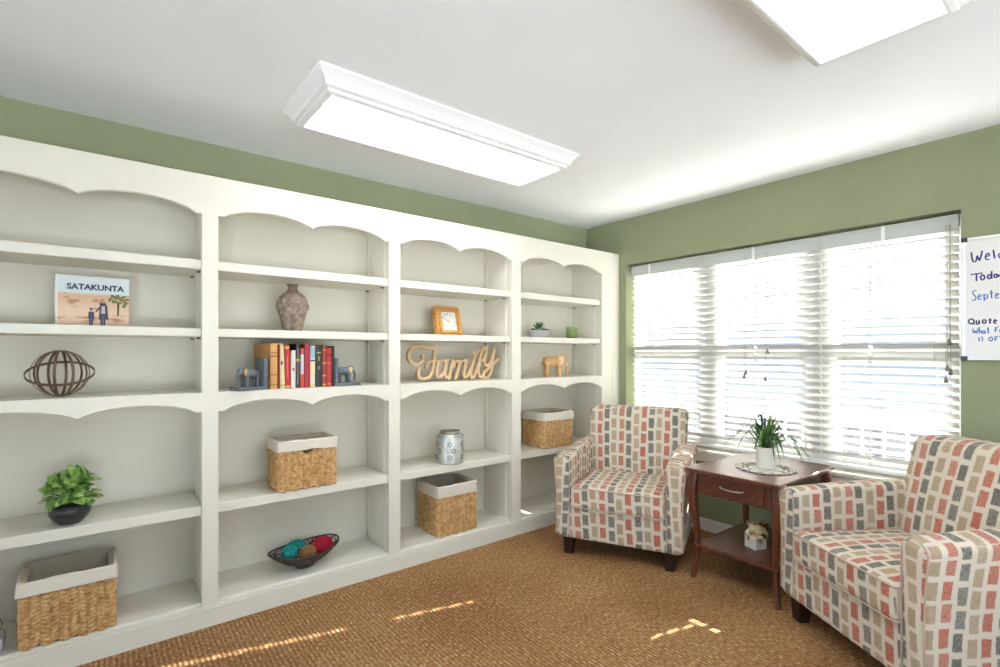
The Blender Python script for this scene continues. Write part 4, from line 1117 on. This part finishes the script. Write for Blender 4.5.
bookend((.668, 2.733, ZM), False, 'slate elephant bookend with gold ear at the left of the books', math.radians(17))
bookend((1.0295, 2.775, ZM), True, 'slate elephant bookend with gold ear at the right of the books')

# ---- woven boat-shaped bowl with yarn
YB_ = 0
bw = thing('wire_bowl', (.892, 2.862, ZB), math.radians(14), 'dark woven boat-shaped bowl holding yarn on the bottom board', 'bowl')
M['darkwire'] = mat('dark_woven_wire', (76,62,56), .5, .3, noise=.3, nscale=60)
def bpt(u, v):   # u 0..1 centre to rim, v angle
    a = .198*u; b = .130*u
    z = .012 + .080*u**2.2 + .020*u**2*abs(math.cos(v))**2.5
    return Vector((a*math.cos(v), b*math.sin(v), z))
bm = bmesh.new()
for k in range(56):
    v = 2*PI*k/56; tube(bm, [bpt(.22+.78*i/7, v+.10*math.sin(i*2.2+k)) for i in range(8)], .0026, 4)
for u in (.22,.3,.38,.46,.54,.62,.70,.78,.86,.93): tube(bm, [bpt(u, 2*PI*i/56)+Vector((0,0,.0014*(-1)**i)) for i in range(56)], .0026, 4, closed=True)
finish('woven_wall', bm, M['darkwire'], bw)
bm = bmesh.new(); tube(bm, [bpt(1, 2*PI*i/60) for i in range(60)], .0046, 8, closed=True); finish('rim', bm, M['darkwire'], bw)
bm = bmesh.new(); lathe(bm, [(0,0), (.050,0), (.056,.006), (.050,.016), (0,.018)], 28, sy=.75); finish('foot', bm, M['darkwire'], bw)
def yarn(c, r, ln, ang, pitchang, col, label, seed, hole=True):
    t = thing('yarn_ball', c, ang, label, 'yarn', 'yarn balls in the woven bowl')
    m_ = mat('yarn_%d' % seed, col, .95, noise=.35, nscale=70, bump=.5, bscale=300)
    rr = random.Random(seed)
    bm = bmesh.new(); ellipsoid(bm, (0,0,r), (ln*.96, r*.92, r*.92), None, 20, 12)
    finish('core', bm, m_, t)
    bm = bmesh.new()
    for k in range(15):  # wound strands
        tw = rr.uniform(-.9, .9); off = (k-7)/7.5*ln*.75; R_ = r*math.sqrt(max(.15, 1-(off/ln)**2*.75))
        pts = []
        for i in range(28):
            a = 2*PI*i/28; pts.append((off+.35*ln*math.sin(tw)*math.cos(a), R_*math.cos(a), r+R_*math.sin(a)))
        tube(bm, pts, r*.075, 5, closed=True)
    if hole: lathe(bm, [(0,0),(r*.25,0)], 10, (-ln,0), z0=r)
    finish('wound_strands', bm, m_, t)
    return t
yarn((.858, 2.905, ZB+.042), .046, .050, .3, 0, (38,158,152), 'teal yarn ball at the back of the woven bowl', 1)
yarn((.812, 2.872, ZB+.047), .038, .042, 1.0, 0, (44,170,164), 'teal yarn ball near the left end of the bowl', 2)
yarn((.895, 2.822, ZB+.040), .040, .050, .1, 0, (150,110,66), 'brown variegated yarn ball at the front of the bowl', 3)
yarn((.985, 2.868, ZB+.050), .042, .058, .45, 0, (196,28,58), 'red yarn skein at the right of the bowl', 4)

# ---- wooden desk clock
ck = thing('desk_clock', (1.862, 2.842, ZU), math.radians(4), 'square honey wood desk clock on the upper shelf', 'clock')
M['honey'] = mat('honey_wood', (216,162,92), .4, rgb2=(188,130,66), nscale=6, stretch=(1,6,6))
M['honeydark'] = mat('honey_wood_inner', (150,92,44), .45)
M['dial'] = mat('clock_dial', (232,232,230), .5); M['ink'] = mat('clock_ink', (70,68,66), .6); M['hand'] = mat('clock_hand', (190,170,90), .4, .6)
tilt = Matrix.Translation((0, .012, .001)) @ Matrix.Rotation(math.radians(-13), 4, 'X')
def sqring(bm, ho, hi, y0, y1, cz, rc=.014, mi=0):
    def lp(h, y, r):
        out = []
        for (cx, cz_, a0) in ((h-r, h-r, 0), (-h+r, h-r, 90), (-h+r, -h+r, 180), (h-r, -h+r, 270)):
            for a in (0, 30, 60, 90): out.append(bm.verts.new((cx+r*math.cos(math.radians(a0+a)), y, cz+cz_+r*math.sin(math.radians(a0+a)))))
        return out
    R_ = [lp(hi, y1, .003), lp(ho, y1, rc), lp(ho, y0+.004, rc), lp(ho-.004, y0, rc-.002), lp(hi, y0, .003)]
    R_.append(R_[0])
    for A, B in zip(R_, R_[1:]):
        for j in range(16): bm.faces.new((A[j], A[(j+1) % 16], B[(j+1) % 16], B[j])).material_index = mi
HZ = .093
bm = bmesh.new(); sqring(bm, .093, .060, .008, .050, HZ, .018); bm.transform(tilt); finish('case', bm, M['honey'], ck)
bm = bmesh.new(); sqring(bm, .078, .062, -.004, .012, HZ, .010); bm.transform(tilt); finish('front_frame', bm, M['honey'], ck)
bm = bmesh.new(); box(bm, -.064, .064, .018, .024, HZ-.064, HZ+.064); bm.transform(tilt); dl = finish('dial', bm, M['dial'], ck, smooth=False)
bm = bmesh.new(); box(bm, -.088, .088, .046, .052, HZ-.088, HZ+.088, .006); bm.transform(tilt); finish('back_cover', bm, M['honeydark'], ck, smooth=False)
for i in range(12):
    a = 2*PI*(i+1)/12; k_ = .047
    q = text_bm(str(i+1), .0165, .0002); q.transform(tilt @ Matrix.Translation((k_*math.sin(a)*1.0, .0176, HZ+k_*math.cos(a)-.006)) @ Matrix.Rotation(PI/2, 4, 'X'))
    finish('numeral', q, M['ink'], dl, smooth=False)
def hand(ang, ln, w):
    bm = bmesh.new(); box(bm, -w, w, .0150, .0158, -ln*.15, ln); bm.transform(tilt @ Matrix.Translation((0, 0, HZ)) @ Matrix.Rotation(ang, 4, 'Y')); finish('clock_hand', bm, M['hand'], dl, smooth=False)
ck.scale = (1.12, 1.12, 1.12)
hand(math.radians(-62), .044, .0010); hand(math.radians(-58), .026, .0016)
bm = bmesh.new(); ellipsoid(bm, (0, .015, HZ), (.005,.002,.005)); bm.transform(tilt); finish('hand_hub', bm, M['hand'], dl)

# ---- cut-out word
M['mdf'] = mat('raw_mdf', (206,174,136), .75, noise=.08, nscale=60)
bm = bmesh.new()
for r_, P in FAMILY:
    sweep_plate(bm, [(p.x, p.z) for p in smooth_pts([(x, 0, z) for x, z in P], 4)], r_, -.013, .013)
zmin = min(v.co.z for v in bm.verts)
bm2 = fuse(bm, .0028, 1)
zmin = min(v.co.z for v in bm2.verts); bmesh.ops.translate(bm2, verts=bm2.verts, vec=(0,0,-zmin))
o = finish('word_sign', bm2, M['mdf'], None, (1.86, 2.84, ZM+.0005))
tag(o, 'cut-out wooden script word Family standing on the shelf under the clock', 'sign')

# ---- pierced tin lantern
ln_ = thing('tin_lantern', (1.815, 2.812, ZL), 0, 'galvanised tin lantern with pierced pattern and wire handle', 'lantern')
M['tin'] = mat('galvanised_tin', (206,208,204), .42, .55, rgb2=(180,182,178), nscale=14)
M['tinwarm'] = mat('tin_rim', (160,148,128), .4, .8)
M['hole'] = mat('pierced_shade', (70,62,48), .8)  # dark patches paint in the shaded inside behind the holes
bm = bmesh.new(); lathe(bm, [(0,0), (.088,0), (.092,.004), (.092,.168), (.089,.176), (.066,.192), (.064,.196)], 48); body = finish('can', bm, M['tin'], ln_)
bm = bmesh.new(); lathe(bm, [(.066,.190), (.069,.194), (.069,.206), (.066,.210), (.060,.208), (.058,.196), (.058,.175), (0,.172)], 40); finish('neck_ring', bm, M['tinwarm'], ln_)
bm = bmesh.new()
def petal_hole(a, z, da, dz, ra, rz_, rot):
    n = 8; vs = []
    for j in range(n):
        q = 2*PI*j/n; u, w_ = ra*math.cos(q), rz_*math.sin(q); uu = u*math.cos(rot)-w_*math.sin(rot); ww = u*math.sin(rot)+w_*math.cos(rot)
        aa = a+(da+uu)/.0925; vs.append(bm.verts.new((.0927*math.cos(aa), .0927*math.sin(aa), z+dz+ww)))
    bm.faces.new(vs)
for a0 in range(6):
    a = 2*PI*a0/6-1.1
    for z in (.045, .088, .131):
        for k in range(6):
            q = 2*PI*k/6+PI/6; petal_hole(a+(.25 if z == .088 else 0), z, .013*math.cos(q), .013*math.sin(q), .0075, .0036, q)
finish('pierced_pattern', bm, M['hole'], body, smooth=False)
bm = bmesh.new(); tube(bm, smooth_pts([(-.066,.02,.186), (-.100,-.004,.190), (-.108,-.030,.186), (-.090,-.055,.184), (-.045,-.086,.182), (.0,-.098,.180), (.05,-.084,.184), (.068,-.03,.188)], 5), .0018, 6); finish('wire_handle', bm, M['metal'], ln_)

# ---- succulent trough and green cup
su = thing('succulent_planter', (2.675, 2.862, ZU), math.radians(0), 'succulents in a small grey concrete trough on the upper shelf', 'plant')
M['concrete'] = mat('concrete', (178,178,176), .9, noise=.12, nscale=60, bump=.4)
bm = bmesh.new(); lathe(bm, [(0,0), (.088,0), (.096,.008), (.100,.056), (.096,.058), (.092,.050), (0,.048)], 32, sy=.5); finish('trough', bm, M['concrete'], su)
M['succ'] = mat('succulent_green', (104,134,100), .6, rgb2=(56,88,60), nscale=30); M['succ2'] = mat('succulent_yellow', (170,170,90), .6)
bm = bmesh.new(); r5 = random.Random(9)
for (x, y, R_, n, up, mi) in ((-.068,0,.036,18,.9,0), (-.030,-.014,.034,18,.9,1), (.0,.008,.085,22,1.9,0), (.034,-.012,.038,18,.9,0), (.070,.0,.036,18,.8,0), (.048,.018,.034,14,1.0,0), (-.048,.018,.034,14,1.0,0)):
    for k in range(n):
        a = 2.4*k; e = (.15+.85*k/n)*up
        leaf(bm, (x, y, .052), (math.cos(a), math.sin(a), e), (0,0,1), R_*(1 if up > 1 else 1-.3*k/n), R_*.30 if up < 1.5 else R_*.085, mi, curl=-.15)
finish('succulents', bm, [M['succ'], M['succ2']], su)
cp = thing('candle_cup', (3.038, 2.862, ZU), 0, 'small olive green cup beside the succulents on the upper shelf', 'cup')
M['olivecup'] = mat('olive_glaze', (116,134,72), .45)
bm = bmesh.new(); lathe(bm, [(0,0), (.034,0), (.036,.004), (.044,.014), (.0475,.022), (.0475,.094), (.045,.096), (.043,.093), (.043,.030), (0,.024)], 36); finish('cup_body', bm, M['olivecup'], cp)

# ---- a bronze trinket and grey cloth just inside the left edge of the frame
tk = thing('trinket_dish', (-.375, 2.80, ZB), 0, 'bronze openwork trinket on pale folded cloth at the lower left edge', 'ornament')
bm = bmesh.new()
bm = rbox(.075, .06, .028, .015, mid=6, seg=3, deform=lambda p: (p.x, p.y, p.z+.006*math.sin(p.x*70)*math.cos(p.y*60))); move(bm, (0, 0, .034)); finish('cloth', bm, mat('lilac_grey_cloth', (200,198,206), .9, noise=.2, nscale=30), tk)
bm = bmesh.new()
for i in range(4):
    a = PI*i/4; band(bm, Vector((.028, 0, .062+.042)), .04, Vector((math.cos(a), math.sin(a), 0)), Vector((0,0,1)), .006, .003, 28)
finish('metal_bands', bm, M['bronze'], tk, smooth=False)

# ================================================================ outside
M['bounce_ground'] = mat('pale_bounce_ground', (228,236,243), .9)
M['pave'] = mat('outdoor_concrete', (112,112,114), .9, noise=.1, nscale=2)
M['siding'] = mat('pale_siding', (196,197,200), .8)
M['darkglass'] = mat('dark_glass', (170,178,190), .3)
bm = bmesh.new(); box(bm, XW+WT+.05, 40, -22, 26, -.4, -.30); struct('ground', bm, M['pave'])
bm = bmesh.new(); box(bm, -20, XW+WT+.05, -22, YB-.15, -.4, -.30); box(bm, -20, XL-.15, YB-.15, 26, -.4, -.30); struct('bounce_terrace', bm, M['bounce_ground'])  # added pale ground out of view, bounces sunlight up to the ceiling
hb = thing('neighbouring_building', (12.5, 5.5, -.30), 0, 'pale sided building seen through the blinds', 'building')
bm = bmesh.new(); box(bm, 0, 4, -9, 9, 0, 3.0)
for k in range(20): box(bm, -.02, 0, -9, 9, .05+.145*k, .16+.145*k)
finish('wall', bm, M['siding'], hb, smooth=False)
bm = bmesh.new()
v = [bm.verts.new(p) for p in ((-.5,-9.4,3.0), (4.5,-9.4,3.0), (4.5,9.4,3.0), (-.5,9.4,3.0), (2,-9.4,4.3), (2,9.4,4.3))]
for f in ((0,1,2,3), (0,4,5,3), (1,2,5,4), (0,1,4), (3,5,2)): bm.faces.new([v[i] for i in f])
finish('roof', bm, mat('grey_shingle', (150,150,152), .9), hb, smooth=False)
for yy, zz in ((-6.5,1.0), (-3.2,1.0), (-.8,1.0), (1.8,1.0), (4.6,1.0)):
    bm = bmesh.new(); box(bm, -.05, -.02, yy, yy+1.1, zz, zz+1.3); w_ = finish('window', bm, M['darkglass'], hb, smooth=False)
    bm = bmesh.new()
    for a, b, c, d in ((yy-.08, yy, zz-.08, zz+1.38), (yy+1.1, yy+1.18, zz-.08, zz+1.38), (yy, yy+1.1, zz-.08, zz), (yy, yy+1.1, zz+1.3, zz+1.38), (yy, yy+1.1, zz+.62, zz+.68)): box(bm, -.07, -.05, a, b, c, d)
    finish('casing', bm, M['siding'], w_, smooth=False)
rl = thing('porch_railing', (6.6, .9, -.30), 0, 'pale porch railing outside beyond the window', 'railing')
bm = bmesh.new(); box(bm, -.03, .03, -1.5, 1.8, .85, .92); box(bm, -.02, .02, -1.5, 1.8, .10, .15); finish('rail', bm, mat('railing_grey', (196,200,206), .7), rl, smooth=False)
for i in range(17):
    bm = bmesh.new(); y = -1.45+.2*i; box(bm, -.012, .012, y-.012, y+.012, .0 if i % 4 == 0 else .15, .85); finish('baluster', bm, M['siding'], rl, smooth=False)

# ================================================================ light
w = bpy.data.worlds.new('World'); sc.world = w; w.use_nodes = True
nt = w.node_tree; bg = nt.nodes['Background']
st = nt.nodes.new('ShaderNodeTexSky'); st.sky_type = 'NISHITA'; st.sun_disc = False; st.sun_elevation = math.radians(40); st.sun_rotation = math.radians(90); st.air_density = 1.0; st.dust_density = 2.5
hs = nt.nodes.new('ShaderNodeHueSaturation'); hs.inputs['Saturation'].default_value = .75
nt.links.new(st.outputs[0], hs.inputs['Color']); nt.links.new(hs.outputs[0], bg.inputs[0]); bg.inputs[1].default_value = SKY
sd = bpy.data.lights.new('sun', 'SUN'); sd.energy = SUN; sd.angle = math.radians(.53); sd.color = (1, .965, .91)
so = bpy.data.objects.new('sun', sd); COL.objects.link(so)
e_ = math.radians(25.7); dv = Vector((-.968*math.cos(e_), .25*math.cos(e_), -math.sin(e_)))
so.rotation_euler = dv.to_track_quat('-Z', 'Y').to_euler(); so.location = (8, 0, 5)

# ================================================================ camera
cd = bpy.data.cameras.new('camera'); cam = bpy.data.objects.new('camera', cd); COL.objects.link(cam)
cd.sensor_fit = 'HORIZONTAL'; cd.sensor_width = 36; cd.lens = 36*502/1000
cd.shift_y = (353-333.5)/1000
cd.clip_start = .05
cam.location = (0, 0, 1.2935)
fa = math.atan2(.7821, .6232)
cam.rotation_euler = (PI/2, 0, fa-PI/2)
sc.camera = cam
vs_ = sc.view_settings; vs_.view_transform = 'Standard'; vs_.look = 'None'; vs_.gamma = 1; vs_.use_curve_mapping = False
vs_.exposure = EXPO
cy_ = sc.cycles
cy_.max_bounces = 10; cy_.diffuse_bounces = 6; cy_.glossy_bounces = 3; cy_.transparent_max_bounces = 10; cy_.transmission_bounces = 4
cy_.caustics_reflective = False; cy_.caustics_refractive = False
cy_.sample_clamp_indirect = 8
cy_.use_denoising = True
try: cy_.denoiser = 'OPENIMAGEDENOISE'
except Exception: pass
